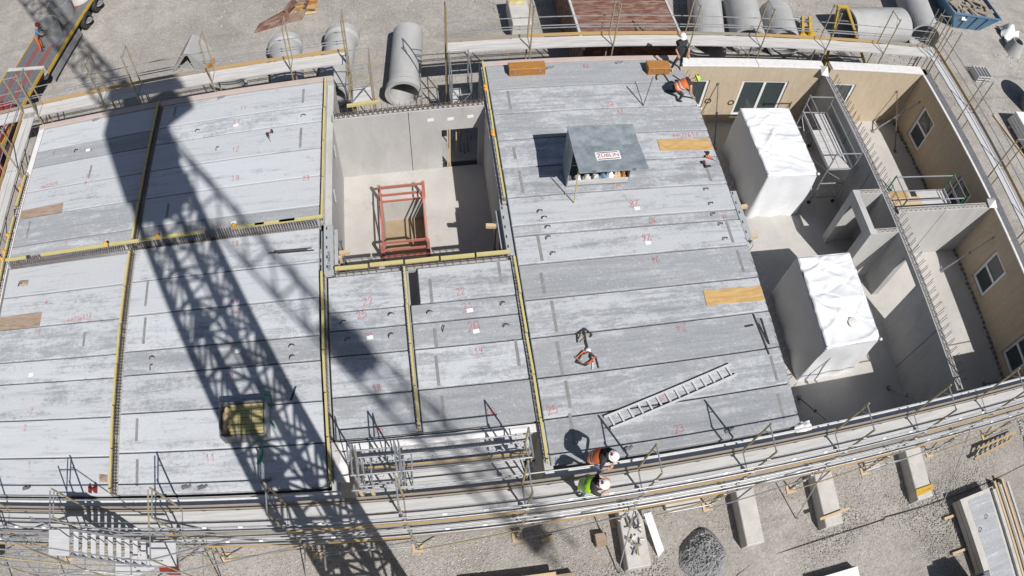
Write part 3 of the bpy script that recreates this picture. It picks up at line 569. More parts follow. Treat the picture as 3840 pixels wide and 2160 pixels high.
# recess scaffold
t = thing('recess_scaffold', 'narrow scaffold with perforated decks filling the front recess', 'scaffold', (-.2, 5.1, GZ))
for x in (-2.25, -1.2, 1.98):
    for y in (5.45, 4.78): rod('standard', (x, y, GZ+.02), (x, y, 2.3), .025, 'steel' if x < 1 else 'tan_steel', t)
    for z in (2.3, 1.1, .0): rod('transom', (x, 4.70, z), (x, 5.45, z), .022, 'steel', t)
    if x < 1.5:
        rod('transom', (x+.12, 4.66, 2.28), (x+.10, 5.45, 2.2), .022, 'steel', t); rod('diagonal_brace', (x+.02, 4.7, 1.2), (x+.1, 5.45, 2.2), .018, 'steel', t)
MB().box(-2.3, -1.24, 5.50, 5.84, -.04, .02).build('deck_plank', 'perf_deck', t); MB().box(-1.16, 2.2, 5.50, 5.84, -.04, .02).build('deck_plank', 'perf_deck', t)
MB().box(-2.3, -1.24, 5.89, 6.05, -.16, -.10).build('deck_plank', 'perf_deck', t); MB().box(-1.16, 2.2, 5.89, 6.05, -.16, -.10).build('deck_plank', 'perf_deck', t)
MB().box(-2.28, -1.35, 5.08, 5.37, -.06, .0).build('deck_plank', 'perf_deck', t); MB().box(-2.28, -1.35, 4.72, 5.0, -.06, .0).build('deck_plank', 'perf_deck', t)
MB().box(-2.3, 2.2, 5.44, 5.475, -.02, .18).build('toe_board', 'toe_wood', t); MB().box(-2.3, 2.2, 5.44, 5.48, .181, .192).build('toe_board', 'toe_yellow', t)
for k in range(5): MB().box(-1.12, 2.02, 4.735+k*.132, 4.735+k*.132+.124, -.04+.003*(k % 2), .0+.003*(k % 2)).build('deck_plank', 'deck_front', t)
for z in (1.0, .5): rod('guard_rail', (-2.25, 5.50, z), (1.98, 5.50, z), .022, 'steel', t); 
for z in (2.25, 1.75): rod('guard_rail', (-2.25, 4.72, z-1.2), (-1.2, 4.72, z-1.2), .022, 'steel', t)
def rag(name, label, x, y, z, w, d, h, mat, cat, parent=None, seed=0):
    n = 9; v = []; f = []
    for j in range(n):
        for i in range(n):
            a, b = i/(n-1)-.5, j/(n-1)-.5; r = 1-.35*abs(mnoise.noise(Vector((a*2+seed, b*2, 1))))
            v.append((x+a*w*r, y+b*d*r, z+max(0, h*(.9-2.4*(a*a+b*b))+h*.7*mnoise.noise(Vector((a*5+seed, b*5, 3))))))
    f = [(j*n+i, j*n+i+1, (j+1)*n+i+1, (j+1)*n+i) for j in range(n-1) for i in range(n-1)]; m = MB(); m.add(v, f)
    if parent: return m.build(name, mat, parent, True)
    return one(name, m, mat, label, cat, smooth=True)
for x in (-2.25, -2.05, -1.2, -1.0, 1.98):
    rod('diagonal_brace', (x, 4.72, -.1), (x+.12, 5.45, 1.05), .02, 'steel', t); rod('diagonal_brace', (x+.06, 5.45, .1), (x+.05, 4.75, 1.2), .018, 'steel', t)
for y, z in ((4.70, 2.25), (5.52, 1.55), (4.72, .55), (5.47, -.2)): rod('ledger', (-2.3, y, z if z > 0 else z), (2.0, y+.02, z), .022, 'steel', t)
for x in (-2.3, -2.0): plank('timber_upright', (x, 4.68, -2.0), (x, 4.7, .6), .09, .04, 'timber', t, (0, 1, 0))
rag('foil_sheet', 'crumpled white foil lying along the recess wall top', .6, 6.16, -.06, 3.4, .28, .08, 'white_foil', 'foil', seed=3)
rag('foil_sheet', 'crumpled white foil lying on the recess return wall by the mast shadow', -2.85, 5.6, -.05, .4, .9, .12, 'white_foil', 'foil', seed=9)
rag('foil_sheet', 'crumpled white foil scrap at the corner of the large deck front', 10.15, 4.95, -.05, .6, .35, .16, 'white_foil', 'foil', seed=12)
rag('black_bag', 'black cloth bag hanging on the recess scaffold frame', 1.98, 4.75, 1.35, .3, .3, .4, 'black_cloth', 'bag', seed=5)
# stair tower
t = thing('stair_tower', 'aluminium scaffold stair tower with one flight at the front left', 'stair tower', (-10.0, 3.2, GZ))
MB().box(-10.66, -10.0, 2.86, 3.56, 2.14, 2.19).build('landing', 'deck_metal', t); MB().box(-8.48, -7.66, 2.96, 3.62, .12, .17).build('landing', 'deck_metal', t)
for i in range(9):
    k = (i+.6)/9.4; x = -10.0+1.52*k; z = 2.1-1.95*k; y0 = 2.88+.08*k; MB().box(x-.075, x+.075, y0, y0+.66, z-.03, z).build('step', 'deck_metal', t)
for y in (2.87, 3.57):
    MB().bar((-10.02, y, 2.12), (-8.46, y+.08, .12), .035, .14).build('stringer', 'steel', t)
    rod('handrail', (-10.65, y, 3.15), (-10.0, y, 3.15), .018, 'steel', t); rod('handrail', (-10.0, y, 3.15), (-8.4, y+.08, 1.15), .018, 'steel', t); rod('handrail', (-8.4, y+.08, 1.15), (-7.66, y+.08, 1.15), .018, 'steel', t)
for x in (-13.62, -10.66, -7.6):
    for y in (2.82, 3.64): rod('standard', (x, y, GZ), (x, y, 3.2 if x == -10.66 else 2.2), .025, 'steel' if y > 3 else 'tan_steel', t)
    for z in (2.1, .1, -1.9): rod('transom', (x, 2.82, z), (x, 3.64, z), .022, 'steel', t)
for y in (2.8, 3.66):
    for z in (1.15, .1, -.9, -1.9): rod('ledger', (-13.62, y, z), (-10.66, y, z), .02, 'steel', t); rod('ledger', (-10.66, y, z-.06), (-7.6, y, z-.06), .02, 'steel', t)
    rod('diagonal_brace', (-13.62, y, -1.9), (-10.66, y, .1), .02, 'steel', t); rod('diagonal_brace', (-10.66, y, -3.9), (-7.6, y, -1.9), .02, 'tan_steel', t)
for i in range(9):
    k = (i+.6)/9.4; x = -8.4-1.6*k; z = .1-1.95*k; MB().box(x-.075, x+.075, 2.9, 3.56, z-.03, z).build('step', 'deck_metal', t)
MB().box(-10.66, -10.1, 2.9, 3.56, -1.95, -1.9).build('landing', 'deck_metal', t)
for k, (a, b) in enumerate((((-13.62, 2.8, 2.1), (-10.66, 2.8, 1.1)), ((-13.62, 3.66, .1), (-10.66, 3.66, 1.15)), ((-7.6, 2.8, 2.15), (-6.0, 3.7, .2)), ((-7.6, 3.64, 2.15), (-7.6, 4.6, 2.2)), ((-10.66, 3.64, 2.15), (-10.66, 4.6, 2.2)), ((-13.62, 2.8, -1.9), (-13.62, 3.66, .1)), ((-7.6, 2.8, -3.9), (-7.6, 3.66, -1.9)), ((-10.66, 2.8, .1), (-7.6, 2.8, -1.9)), ((-7.6, 2.8, .1), (-4.42, 3.84, -1.9)))): rod('diagonal_brace', a, b, .024, 'tan_steel' if k % 3 == 0 else 'steel', t)
for z in (2.1, 3.1): rod('ledger', (-13.62, 2.8, z), (-10.66, 2.8, z), .02, 'steel', t)
for x in (-13.62, -10.66, -7.6): plank('sole_board', (x-.18, 2.82, GZ+.02), (x+.18, 2.82, GZ+.02), .32, .05, 'timber', t)
MB().box(-9.6, -9.2, 3.3, 3.7, GZ, GZ+.9).build('cabinet', 'red_paint', t)
# room towers
def tower(label, X0, X1, Y0, Y1, z0, top, plat, mats, rails=True, outr=True, extra=None):
    t = thing('mobile_scaffold', label, 'scaffold tower', ((X0+X1)/2, (Y0+Y1)/2, z0))
    for x in (X0, X1):
        for y in (Y0, Y1):
            rod('standard', (x, y, z0+.1), (x, y, top), .032, mats[0], t); MB().lathe([(0, -.03), (.09, -.03), (.09, .03), (0, .03)], 12, (x, y, z0+.1), 'y').build('caster', 'rubber', t)
    for y in (Y0, Y1):
        for k in range(4):
            z = z0+.4+k*(top-z0-.5)/3; rod('rung', (X0, y, z), (X1, y, z), .027, mats[1], t)
        rod('diagonal_brace', (X0, y, z0+.4), (X1, y, z0+1.4), .016, mats[1], t); rod('diagonal_brace', (X1, y, z0+1.4), (X0, y, plat-.1), .016, mats[1], t)
    for x in (X0, X1):
        for z in (top-.03, top-.5, z0+.5): rod('guard_rail', (x, Y0, z), (x, Y1, z), .027, mats[1], t)
        rod('diagonal_brace', (x, Y0, z0+.5), (x, Y1, plat-.05), .016, mats[0], t); rod('diagonal_brace', (x, Y1, z0+.5), (x, Y0, plat-.05), .016, mats[0], t)
    w = (X1-X0-.06)/2
    for k in range(2): MB().box(X0+.03+k*w, X0+.03+(k+1)*w-.02, Y0+.02, Y1-.02 if k else Y1-.9, plat-.05, plat).build('deck_plank', 'deck_worn', t)
    for x in (X0+.02, X1-.02): MB().box(x-.012, x+.012, Y0, Y1, plat+.001, plat+.14).build('toe_board', 'deck_metal', t)
    if outr:
        for x, s in ((X0, -1), (X1, 1)):
            for y, q in ((Y0, -1), (Y1, 1)): rod('outrigger', (x, y, z0+1.3), (x+s*.12, y+q*.55, z0+.05), .018, mats[0], t)
    return t
tower('grey aluminium mobile scaffold tower standing beside the long partition wall', 15.25, 16.45, 14.85, 17.75, FZ, -.05, -1.15, ('steel', 'steel'))
t = tower('mobile scaffold tower with green corner posts and boards by the cross wall', 17.55, 20.75, 12.55, 13.65, FZ, .0, -1.1, ('green_strap', 'steel'), outr=False)
MB().box(17.7, 19.2, 12.9, 13.35, -1.09, -1.04).build('board', 'timber', t); MB().box(17.5, 20.0, 12.6, 12.85, -1.09, -1.03).build('board', 'timber', t)
MB().box(17.0, 18.6, 13.3, 13.6, -1.08, -1.02).build('board', 'toe_yellow', t)
# small frames at the back recess of the stairwell
def frame_tower(label, X0, X1, Y0, Y1, top, mat):
    t = thing('scaffold_bay', label, 'scaffold', ((X0+X1)/2, (Y0+Y1)/2, GZ))
    for x in (X0, X1):
        for y in (Y0, Y1): rod('standard', (x, y, GZ), (x, y, top), .025, mat, t)
    for z in (top-.05, top-1.05, top-2.05):
        for y in (Y0, Y1): rod('transom', (X0, y, z), (X1, y, z), .022, 'steel', t)
        for x in (X0, X1): rod('ledger', (x, Y0, z-.06), (x, Y1, z-.06), .02, 'steel', t)
    rod('diagonal_brace', (X0, Y0, top-2), (X1, Y0, top-1), .018, 'steel', t); MB().box(X0+.04, X1-.04, Y0+.05, Y1-.05, top-2.12, top-2.06).build('deck_plank', 'deck_worn', t)
    return t
frame_tower('short scaffold frame closing the back scaffold left of the big pipe', -2.3, -1.5, 19.55, 20.4, .75, 'tan_steel')
frame_tower('short scaffold frame beside the large deck corner right of the big pipe', 1.42, 2.12, 19.0, 20.3, .25, 'steel')
for k in range(4):
    o = rod('standing_tube', (1.5+.16*k, 18.3+.1*(k % 2), GZ), (1.5+.12*k, 18.5+.1*(k % 2), -.9+random.uniform(-.4,.5)), .025, 'timber' if k == 0 else 'steel_dark', None)
    tag(o, 'loose dark upright tube leaning behind the stairwell back wall' if k else 'pale timber upright leaning behind the stairwell back wall', 'tube' if k else 'timber', 'loose tubes behind the stairwell back wall')
# ---------------------------------------------------------------- wrapped modules in the open rooms
def wrapped(label, x0, x1, y0, y1, z0, z1, seed, patch=None):
    t = thing('wrapped_module', label, 'module', ((x0+x1)/2, (y0+y1)/2, z0)); nx, ny, nz = 56, 78, 26
    rr = random.Random(int(seed*100)); CR = []
    for q in range(30):
        a = rr.gauss(.15, .55); cx, cy = rr.random(), rr.random(); CR.append((cx, cy*1.5, math.cos(a), math.sin(a), rr.uniform(.25, .7), rr.uniform(.018, .05), rr.choice((1, 1, -1))*rr.uniform(.02, .055)))
    def wr(p, nrm):   # taut foil: a handful of sharp creases pulled across, plus soft slack
        x, y, z = p; u, v = (x-x0)/(x1-x0), (y-y0)/(y1-y0)*1.5; k = 0
        if nrm[2] > .5:
            for cx, cy, ca, sa, L, w, h in CR:
                dx, dy = u-cx, v-cy; al = dx*ca+dy*sa; ac = -dx*sa+dy*ca+.05*math.sin(al*6+cx*9); k += h*math.exp(-(ac/w)**2)*max(0, 1-(al/L)**2)
        k += .05*mnoise.noise(Vector((x*.8+seed, y*.8, z*.8)))+.02*mnoise.noise(Vector((x*2.4, y*2.4+seed, z*1.2)))
        return Vector(p)+Vector(nrm)*k
    top = MB(); v = []
    for j in range(ny+1):
        for i in range(nx+1):
            u, w = i/nx, j/ny; sag = -.10*math.sin(pi*u)*abs(math.sin(2*pi*w*.95+.2))**.6; e = min(u, 1-u, w, 1-w); z = z1+sag-(.06 if e == 0 else 0)
            v.append(wr((x0+(x1-x0)*u, y0+(y1-y0)*w, z), (0, 0, 1)))
    top.add(v, [(j*(nx+1)+i, j*(nx+1)+i+1, (j+1)*(nx+1)+i+1, (j+1)*(nx+1)+i) for j in range(ny) for i in range(nx)]); top.build('tarp_top', 'tarp', t, True)
    per = [(x0+(x1-x0)*i/nx, y0) for i in range(nx)]+[(x1, y0+(y1-y0)*j/ny) for j in range(ny)]+[(x1-(x1-x0)*i/nx, y1) for i in range(nx)]+[(x0, y1-(y1-y0)*j/ny) for j in range(ny)]
    cx, cy = (x0+x1)/2, (y0+y1)/2; sv = []; n = len(per); sd = MB()
    for k in range(nz+1):
        zz = z1-.03+(z0-z1+.03)*k/nz
        for i, (x, y) in enumerate(per):
            nx_, ny_ = (x-cx)/(x1-x0)*2, (y-cy)/(y1-y0)*2; m = max(abs(nx_), abs(ny_)); d = Vector((nx_ if abs(nx_) >= m-1e-6 else 0, ny_ if abs(ny_) >= m-1e-6 else 0, 0)).normalized()
            fl = .03*math.sin(i*.26+seed+1.5*mnoise.noise(Vector((x, y, zz*.5))))*(k/nz)+.07*(k/nz)**1.5; p = wr((x, y, zz), tuple(d)) if k else Vector((x, y, z1-.05)); sv.append(p+d*fl*(1 if k else 0)+d*.012)
    sd.add(sv, [(k*n+i, k*n+(i+1) % n, (k+1)*n+(i+1) % n, (k+1)*n+i) for k in range(nz) for i in range(n)]); sd.build('tarp_side', 'tarp', t, True)
    if patch: MB().lathe([(0, .035), (.14, .03), (.2, .012)], 14, patch).build('round_patch', 'white_foil', t, True)
    for (x, y) in ((x0, y0), (x1, y0)): MB().lathe([(0, -.05), (.06, -.04), (.07, .02), (0, .06)], 8, (x, y, z1-.02)).build('gathered_knot', 'white_bag', t, True)
wrapped('white foil wrapped module by the wide double window in the open room', 12.3, 14.5, 14.45, 17.75, FZ, -.80, 1.3)
wrapped('white foil wrapped module with a round patch on top near the front wall', 12.25, 14.5, 7.6, 11.0, FZ, -.80, 4.1, (13.6, 8.35, -.83))
# ---------------------------------------------------------------- props
def prop(label, a, b, mat='steel_dark', foot=True, brace=None):
    t = thing('wall_prop', label, 'prop', a, None); a = Vector(a); b = Vector(b); mid = a+(b-a)*.55
    rod('outer_tube', a, mid, .034, mat, t); rod('inner_tube', mid-(b-a)*.03, b, .024, mat, t); MB().obox(a+Vector((0,0,.01)), (1,0,0), (0,1,0), (0,0,1), .09, .09, .01).build('foot_plate', 'steel_dark', t); MB().obox(b, (b-a).normalized(), (0,0,1), (1,0,0), .02, .05, .05).build('head_plate', 'steel_dark', t)
    MB().lathe([(.03, -.04), (.055, -.04), (.055, .04), (.03, .04)], 8, tuple(mid)).build('locking_collar', 'steel_dark', t)
    if brace: rod('lower_strut', brace[0], brace[1], .022, mat, t)
prop('dark raking wall prop leaning on the boarded wall by the cable rings', (11.9, 17.85, FZ), (11.88, 19.22, -1.0))
prop('raking wall prop on the boarded back wall of the corner room', (21.25, 17.45, FZ), (21.2, 19.22, -1.22), 'rebar')
prop('grey raking wall prop from the floor to the boarded side wall, corner room', (20.47, 18.64, FZ), (22.14, 18.52, -1.1), 'steel')
prop('grey raking wall prop against the boarded side wall near the cross wall', (20.85, 11.13, FZ), (22.14, 11.05, -.8), 'steel')
prop('dark raking wall prop behind the front wall at the large deck corner', (12.1, 6.9, FZ), (11.3, 4.98, -.35))
prop('dark raking wall prop behind the front wall near the partition wall', (16.0, 6.6, FZ), (15.1, 4.98, -.35))
prop('dark raking wall prop from the front room floor to the boarded side wall', (20.9, 5.9, FZ), (22.12, 5.3, -1.6))
prop('upright dark prop carrying the stairwell beam on the right', (2.2, 12.7, FZ), (2.25, 12.9, -.3))
prop('upright dark prop carrying the stairwell beam on the left', (-2.55, 12.6, FZ), (-2.6, 12.8, -.3))
for i, (x, y) in enumerate(((-2.66, 12.45), (2.25, 12.9), (10.42, 12.9), (10.42, 11.7))): one('support_timber', MB().bar((x, y-.04, -.38), (x+.32*(1 if x > 5 or x < 0 else -1), y, -.38), .12, .12), 'timber', ['pale timber block under the DELTABEAM box beam', 'pale timber block under the stairwell right box beam', 'upper pale timber block under the room side box beam', 'lower pale timber block under the room side box beam'][i], 'timber')
one('timber_prop', MB().bar((-2.62, 12.2, FZ), (-2.62, 12.25, -.3), .09, .09), 'timber', 'pale upright timber post beside the DELTABEAM box beam', 'timber')
for i, (y) in enumerate((16.9, 15.0)): one('wall_bracket', MB().bar((-2.84, y, -.5), (-2.8, y-.35, -.75), .05, .09), 'steel_dark', ['dark bracket on the left stairwell wall near its back wall', 'dark bracket on the left stairwell wall near the box beam'][i], 'bracket')
# red guard frame
t = thing('guard_frame', 'red painted timber guard frame around the lift pit', 'guard frame', (-.67, 15.1, FZ)); x0, x1, y0, y1 = -1.48, .13, 13.88, 16.36
for x in (x0, x1):
    for y in (y0, y1): MB().box(x-.045, x+.045, y-.045, y+.045, FZ, -2.38).build('post', 'red_wood', t)
    for z in (-2.42, -2.9, -3.3): MB().box(x+.045 if x < 0 else x-.075, x+.075 if x < 0 else x-.045, y0-.02, y1+.02, z-.06, z+.06).build('rail', 'red_wood', t)
    MB().bar((x, y0+.1, FZ+.05), (x, y1-.6, -2.5), .03, .1).build('diagonal', 'red_wood', t)
for y in (y0, y1):
    for z in (-2.42, -2.9, -3.3): MB().box(x0, x1, y-.075 if y > 15 else y+.045, y-.045 if y > 15 else y+.075, z-.06, z+.06).build('rail', 'red_wood', t)
# ---------------------------------------------------------------- things on the decks
t = thing('tool_container', 'open grey site tool container with ZÜBLIN sign on its raised lid', 'tool container', (5.6, 14.25, 0)); X0, X1, Y0, Y1 = 4.58, 6.62, 13.84, 14.68
MB().box(X0, X0+.03, Y0, Y1, .05, 1.95).build('side_panel', 'lead', t); MB().box(X1-.03, X1, Y0, Y1, .05, 1.95).build('side_panel', 'lead', t); MB().box(X0+.03, X1-.03, Y1-.03, Y1, .05, 1.95).build('back_panel', 'lead', t)
MB().box(X0+.03, X1-.03, Y0, Y1-.03, .05, .09).build('floor', 'steel_dark', t); MB().box(X0+.03, X1-.03, Y0, Y0+.03, .09, .32).build('front_board', 'deck_worn', t); MB().box(X0+.03, X1-.03, Y0+.12, Y1-.03, .95, .98).build('shelf', 'steel_dark', t)
MB().box(X0-.02, X1+.02, Y0+.02, Y1+.02, 1.951, 1.985).build('roof_panel', 'lead', t)
lid = MB().obox((5.6, 13.32, 2.06), (1, 0, 0), (0, -1.08, .15), (0, .15, 1.08), 1.05, .545, .016).build('lid', 'lead', t); un = Vector((0, .137, .99)); uy = Vector((0, .99, -.137))
MB().obox(Vector((5.55, 13.42, 2.043))+un*.020, (1, .03, 0), uy, un, .375, .18, .003).build('sign_plate', 'paper', lid)
c0 = Vector((5.55, 13.42, 2.043))+un*.026
me = text_mesh('ZÜBLIN', .20, 'brick_red'); o = link('sign_lettering', me, c0, lid); o.rotation_euler = (math.atan2(-.137, .99), 0, .03)
for s in (-1, 1): MB().obox(c0+uy*s*.135-un*.002, (1, .03, 0), uy, un, .33, .014, .002).build('sign_bar', 'navy', lid)
for x in (5.0, 6.2): MB().obox((x, 12.80, 2.13), (1,0,0), (0,1,0), (0,0,1), .05, .03, .03).build('latch', 'steel_dark', lid)
rod('lid_stay', (4.72, 13.22, 0.0), (4.66, 13.25, 2.05), .018, 'cap_yellow', t); rod('lid_hinge', (X0, Y0, 1.99), (X1, Y0, 1.99), .015, 'steel_dark', t)
for i, (x, m_, r) in enumerate(((4.95, 'white_bag', .11), (5.25, 'block_concrete', .13), (5.55, 'deck_worn', .12), (5.78, 'blue_paint', .12), (6.02, 'paper', .12), (6.25, 'timber', .13), (6.45, 'box_wood', .1))):
    rag('stored_material', ['white bucket lid in the tool container', 'grey sack in the tool container', 'worn sack in the tool container', 'blue jacket lying in the tool container', 'white paper bundle in the tool container', 'timber offcuts in the tool container', 'brown box in the tool container'][i], x, 14.02, .09, r*2.2, .3, .34, m_, 'goods', seed=i)
def chest(label, x0, x1, y0, y1, h, rot=0.):
    t = thing('wooden_chest', label, 'chest', ((x0+x1)/2, (y0+y1)/2, 0)); MB().cbox(x0, x1, y0, y1, .0, h*.72, .006).build('body', 'box_wood', t); MB().cbox(x0-.01, x1+.01, y0-.01, y1+.01, h*.72+.004, h, .02).build('lid', 'box_wood', t)
    for x in (x0+.2, x1-.2): MB().box(x-.025, x+.025, y0-.022, y0-.011, h*.45, h*.85).build('clasp', 'steel', t)
chest('orange brown wooden chest with two steel clasps on the back edge, far from the workers', 3.46, 4.76, 18.98, 19.36, .36); chest('orange brown wooden chest beside the dark clothed worker', 8.58, 9.44, 18.78, 19.2, .36)
def sheet(name, label, pts, mat, th=.018):
    return one(name, MB().poly(pts, .002, th), mat, label, 'plywood')
sheet('plywood_sheet', 'golden plywood strip on the large deck edge near the drills', [(8.08, 15.12), (10.06, 15.08), (10.0, 15.58), (8.09, 15.62)], 'ply_gold'); sheet('plywood_sheet', 'golden plywood strip on the large deck edge above the rods', [(8.08, 9.21), (10.06, 9.16), (10.06, 9.66), (8.1, 9.71)], 'ply_gold')
sheet('plywood_sheet', 'brown plywood strip on the pale deck by the left scaffold, behind the stirrup row', [(-15.03, 15.22), (-13.09, 15.22), (-13.11, 15.66), (-15.04, 15.6)], 'ply_brown'); sheet('plywood_sheet', 'brown plywood strip on the white deck near the left scaffold', [(-14.95, 10.69), (-13.12, 10.73), (-13.11, 11.24), (-14.99, 11.2)], 'ply_brown')
t = thing('ladder', 'aluminium ladder lying flat on the large deck', 'ladder', (6.4, 6.55, 0)); A, B = Vector((4.42, 5.84, .05)), Vector((8.42, 6.88, .05)); A2, B2 = Vector((4.30, 6.19, .05)), Vector((8.30, 7.22, .05))
for p, q in ((A, B), (A2, B2)): MB().bar(p, q, .05, .09).build('side_rail', 'deck_metal', t)
for i in range(14):
    k = (i+.5)/14; p = A.lerp(B, k); q = A2.lerp(B2, k); d = (q-p).normalized(); MB().bar(p+d*.02, q-d*.02, .05, .03).build('rung', 'deck_metal', t)
for i, (a, b) in enumerate((((9.52, 8.73), (9.66, 7.37)), ((9.74, 8.56), (9.76, 7.69)), ((9.60, 8.40), (9.74, 7.75)), ((9.13, 8.36), (9.41, 8.38)))): one('steel_rod', MB().bar((*a, .02), (*b, .02), .045, .03), 'dark', ['long dark steel bar by the ladder, outermost end at the lower joint', 'dark steel bar by the deck edge beside the ladder head', 'short dark steel bar lying between two longer ones', 'short dark steel bar lying apart across the deck'][i], 'steel bar')
for i, (dy, dx) in enumerate(((0, 0), (.05, .18), (-.04, .3))): one('steel_rod', MB().bar((-4.86+dx, 12.45+dy, .02), (-3.6+dx*.7, 12.42+dy, .02), .03, .025), 'dark', ['dark bar bundle piece left of the DELTABEAM beam, lowest', 'dark bar bundle piece left of the DELTABEAM beam, topmost', 'dark bar bundle piece left of the DELTABEAM beam, shifted to the joint'][i], 'steel bar')
m = MB(); m.bar((8.0, 17.21, .01), (7.62, 18.19, .02), .03, .02); one('pry_bar', m, 'dark', 'straight dark bar lying beside a propped brown bar near the chest', 'bar')
one('pry_bar', MB().tube((8.0, 17.21, .0), (8.35, 17.78, .95), .016, 6), 'rebar', 'brown bar standing upright next to its dark twin', 'bar')
P = [Vector((8.87+.22*(1-math.cos(a)), 18.55+.25*math.sin(a), .03)) for a in np.linspace(-.2, 2.3, 9)]+[Vector((9.31, 18.38, .03))]; one('hose', MB().path(P, .022, 6), 'dark', 'curved black hose beside the dark clothed worker', 'hose')
one('pry_bar', MB().bar((9.57, 18.73, .02), (9.85, 18.39, .02), .035, .03), 'dark', 'short dark bar at the feet of the dark clothed worker', 'bar')
one('pry_bar', MB().bar((-4.15, 7.6, .02), (-4.0, 8.0, .02), .05, .03), 'dark', 'short dark bar beside the strapped timber crate', 'bar')
def drill(label, x, y, a, mats):
    t = thing('power_drill', label, 'drill', (x, y, 0)); c, s = math.cos(a), math.sin(a); f = Vector((c, s, 0)); g = Vector((-s, c, 0)); p = Vector((x, y, .06))
    MB().tube(p-f*.12, p+f*.08, .05, 8, .04).build('motor_housing', mats[0], t); MB().tube(p+f*.08, p+f*.17, .03, 8, .02).build('chuck', 'steel_dark', t); MB().tube(p+f*.17, p+f*.34, .008, 5).build('bit', 'steel', t); MB().tube(p-f*.07, p-f*.10+g*.16, .026, 6).build('handle', mats[1], t); MB().obox(p-f*.11+g*.19, f, g, (0,0,1), .06, .035, .045).build('battery', 'dark', t)
drill('dark and red cordless drill lying on the pale deck left of the stairwell', -5.13, 17.25, -1.2, ('dark', 'red_paint')); drill('large orange and black rotary hammer near the golden plywood', 9.75, 14.7, -.6, ('orange_cloth', 'dark')); drill('small red cordless drill below the rotary hammer', 9.6, 14.33, .1, ('dark', 'red_paint'))
# safety harness with lanyard
t = thing('safety_harness', 'tangled safety harness with rope and white buckle on the large deck', 'harness', (4.15, 8.2, 0))
def wob(P, r=.02, n=5): return MB().path([Vector(p) for p in P], r, n)
wob([(3.97, 8.5, .03), (4.0, 8.75, .04), (4.25, 8.9, .04), (4.42, 8.68, .03), (4.35, 8.62, .03)], .025).build('lanyard', 'dark', t); wob([(4.22, 8.85, .03), (4.2, 8.5, .05), (4.22, 8.25, .04)], .03).build('strap', 'dark', t); wob([(4.03, 8.6, .03), (4.12, 8.75, .03), (4.2, 8.6, .03), (4.05, 8.5, .03)], .02).build('rope', 'tan_steel', t)
for i in range(7):
    a = i*.9; wob([(4.1+.3*math.cos(a), 7.98+.18*math.sin(a), .03), (4.1+.15*math.cos(a+.8), 7.98+.22*math.sin(a+1), .07), (4.1+.3*math.cos(a+1.7), 7.98+.16*math.sin(a+2), .03)], .028).build('webbing', ['dark', 'orange_cloth', 'dark', 'tan_steel'][i % 4], t)
wob([(4.3, 8.0, .03), (4.25, 7.64, .02)], .022).build('leg_strap', 'white_bag', t); wob([(4.4, 8.0, .03), (4.42, 7.66, .02)], .022).build('leg_strap', 'dark', t); MB().lathe([(0, .06), (.07, .05), (.08, 0)], 10, (4.22, 8.22, .03)).build('buckle', 'white_bag', t, True)
# crate with yellow bars in the mast shadow
t = thing('bar_crate', 'steel crate of pale yellow bars strapped with green slings', 'crate', (-5.4, 6.95, 0)); X0, X1, Y0, Y1 = -6.1, -4.78, 6.45, 7.42
for y in (Y0, Y1): MB().box(X0, X1, y-.02, y+.02, .05, .62).build('side_panel', 'steel_dark', t)
for x in (X0, X1): MB().box(x-.02, x+.02, Y0+.02, Y1-.02, .05, .62).build('end_panel', 'steel', t)
MB().box(X0, X1, Y0, Y1, .0, .049).build('floor', 'steel_dark', t)
for k in range(9): MB().bar((X0+.28, Y0+.09+k*.098, .52+.03*(k % 2)), (X1-.06, Y0+.09+k*.098, .52+.03*(k % 2)), .085, .09).build('yellow_bar', 'bar_olive', t)
for x in (-5.55, -5.15): rod('lashing', (x, Y0-.03, .63), (x, Y1+.03, .63), .012, 'steel_dark', t)
rag('packing', '', -5.98, 6.95, .3, .26, .85, .4, 'timber', '', t)
for p in ([(-4.7, 7.4, .1), (-4.65, 7.65, .35), (-4.85, 7.72, .3), (-4.8, 7.45, .6)], [(-4.95, 6.42, .5), (-5.0, 6.1, .1), (-5.1, 5.85, .03), (-5.2, 5.8, .02), (-5.05, 6.05, .02)], [(-4.7, 6.9, .55), (-4.6, 6.75, .2)]): wob(p, .025).build('sling', 'green_strap', t)
for i, (x, y, w, d, lab) in enumerate(((-14.2, 12.45, .5, .25, 'small brown clod spill on the white deck panel'), (-10.1, 5.55, .3, .25, 'brown paper scrap by the lowest yellow cap'))): rag('dirt_clod' if i == 0 else 'paper_scrap', lab, x, y, .003, w, d, .05, 'ply_brown', 'dirt' if i == 0 else 'paper', seed=20+i)
for i, (x, y) in enumerate(((-13.0, 5.25), (-7.4, 5.22), (-6.9, 5.2), (-5.0, 5.3), (-12.6, 19.5), (-7.2, 19.5), (4.95, 19.3), (7.6, 19.45), (7.75, 5.25), (4.75, 5.2))):
    m = MB(); m.obox((x, y, .03), (1, .3, 0), (-.3, 1, 0), (0, 0, 1), .09, .04, .03); m.obox((x+.14, y+.03, .02), (1, .6, 0), (-.6, 1, 0), (0, 0, 1), .07, .03, .02); lab = ['on the white deck front edge', 'on the shadowed deck front edge, pair half one', 'on the shadowed deck front edge, pair half two', 'at the lattice shadow foot', 'on the pinkish strip near the truck', 'on the pinkish strip behind the drill', 'beside the far wooden chest', 'between the two wooden chests', 'below the ladder foot shadow', 'beside the leaning worker'][i]
    one('steel_bracket', m, 'steel_dark' if i < 4 or i > 7 else 'steel', 'small steel edge bracket '+lab, 'bracket')
one('steel_bracket', MB().box(-10.55, -10.5, 5.1, 5.3, 0, .16).box(-10.5, -10.36, 5.18, 5.22, 0, .1).box(-10.36, -10.3, 5.1, 5.32, 0, .18), 'red_paint', 'red clamp standing on the white deck front edge', 'clamp')
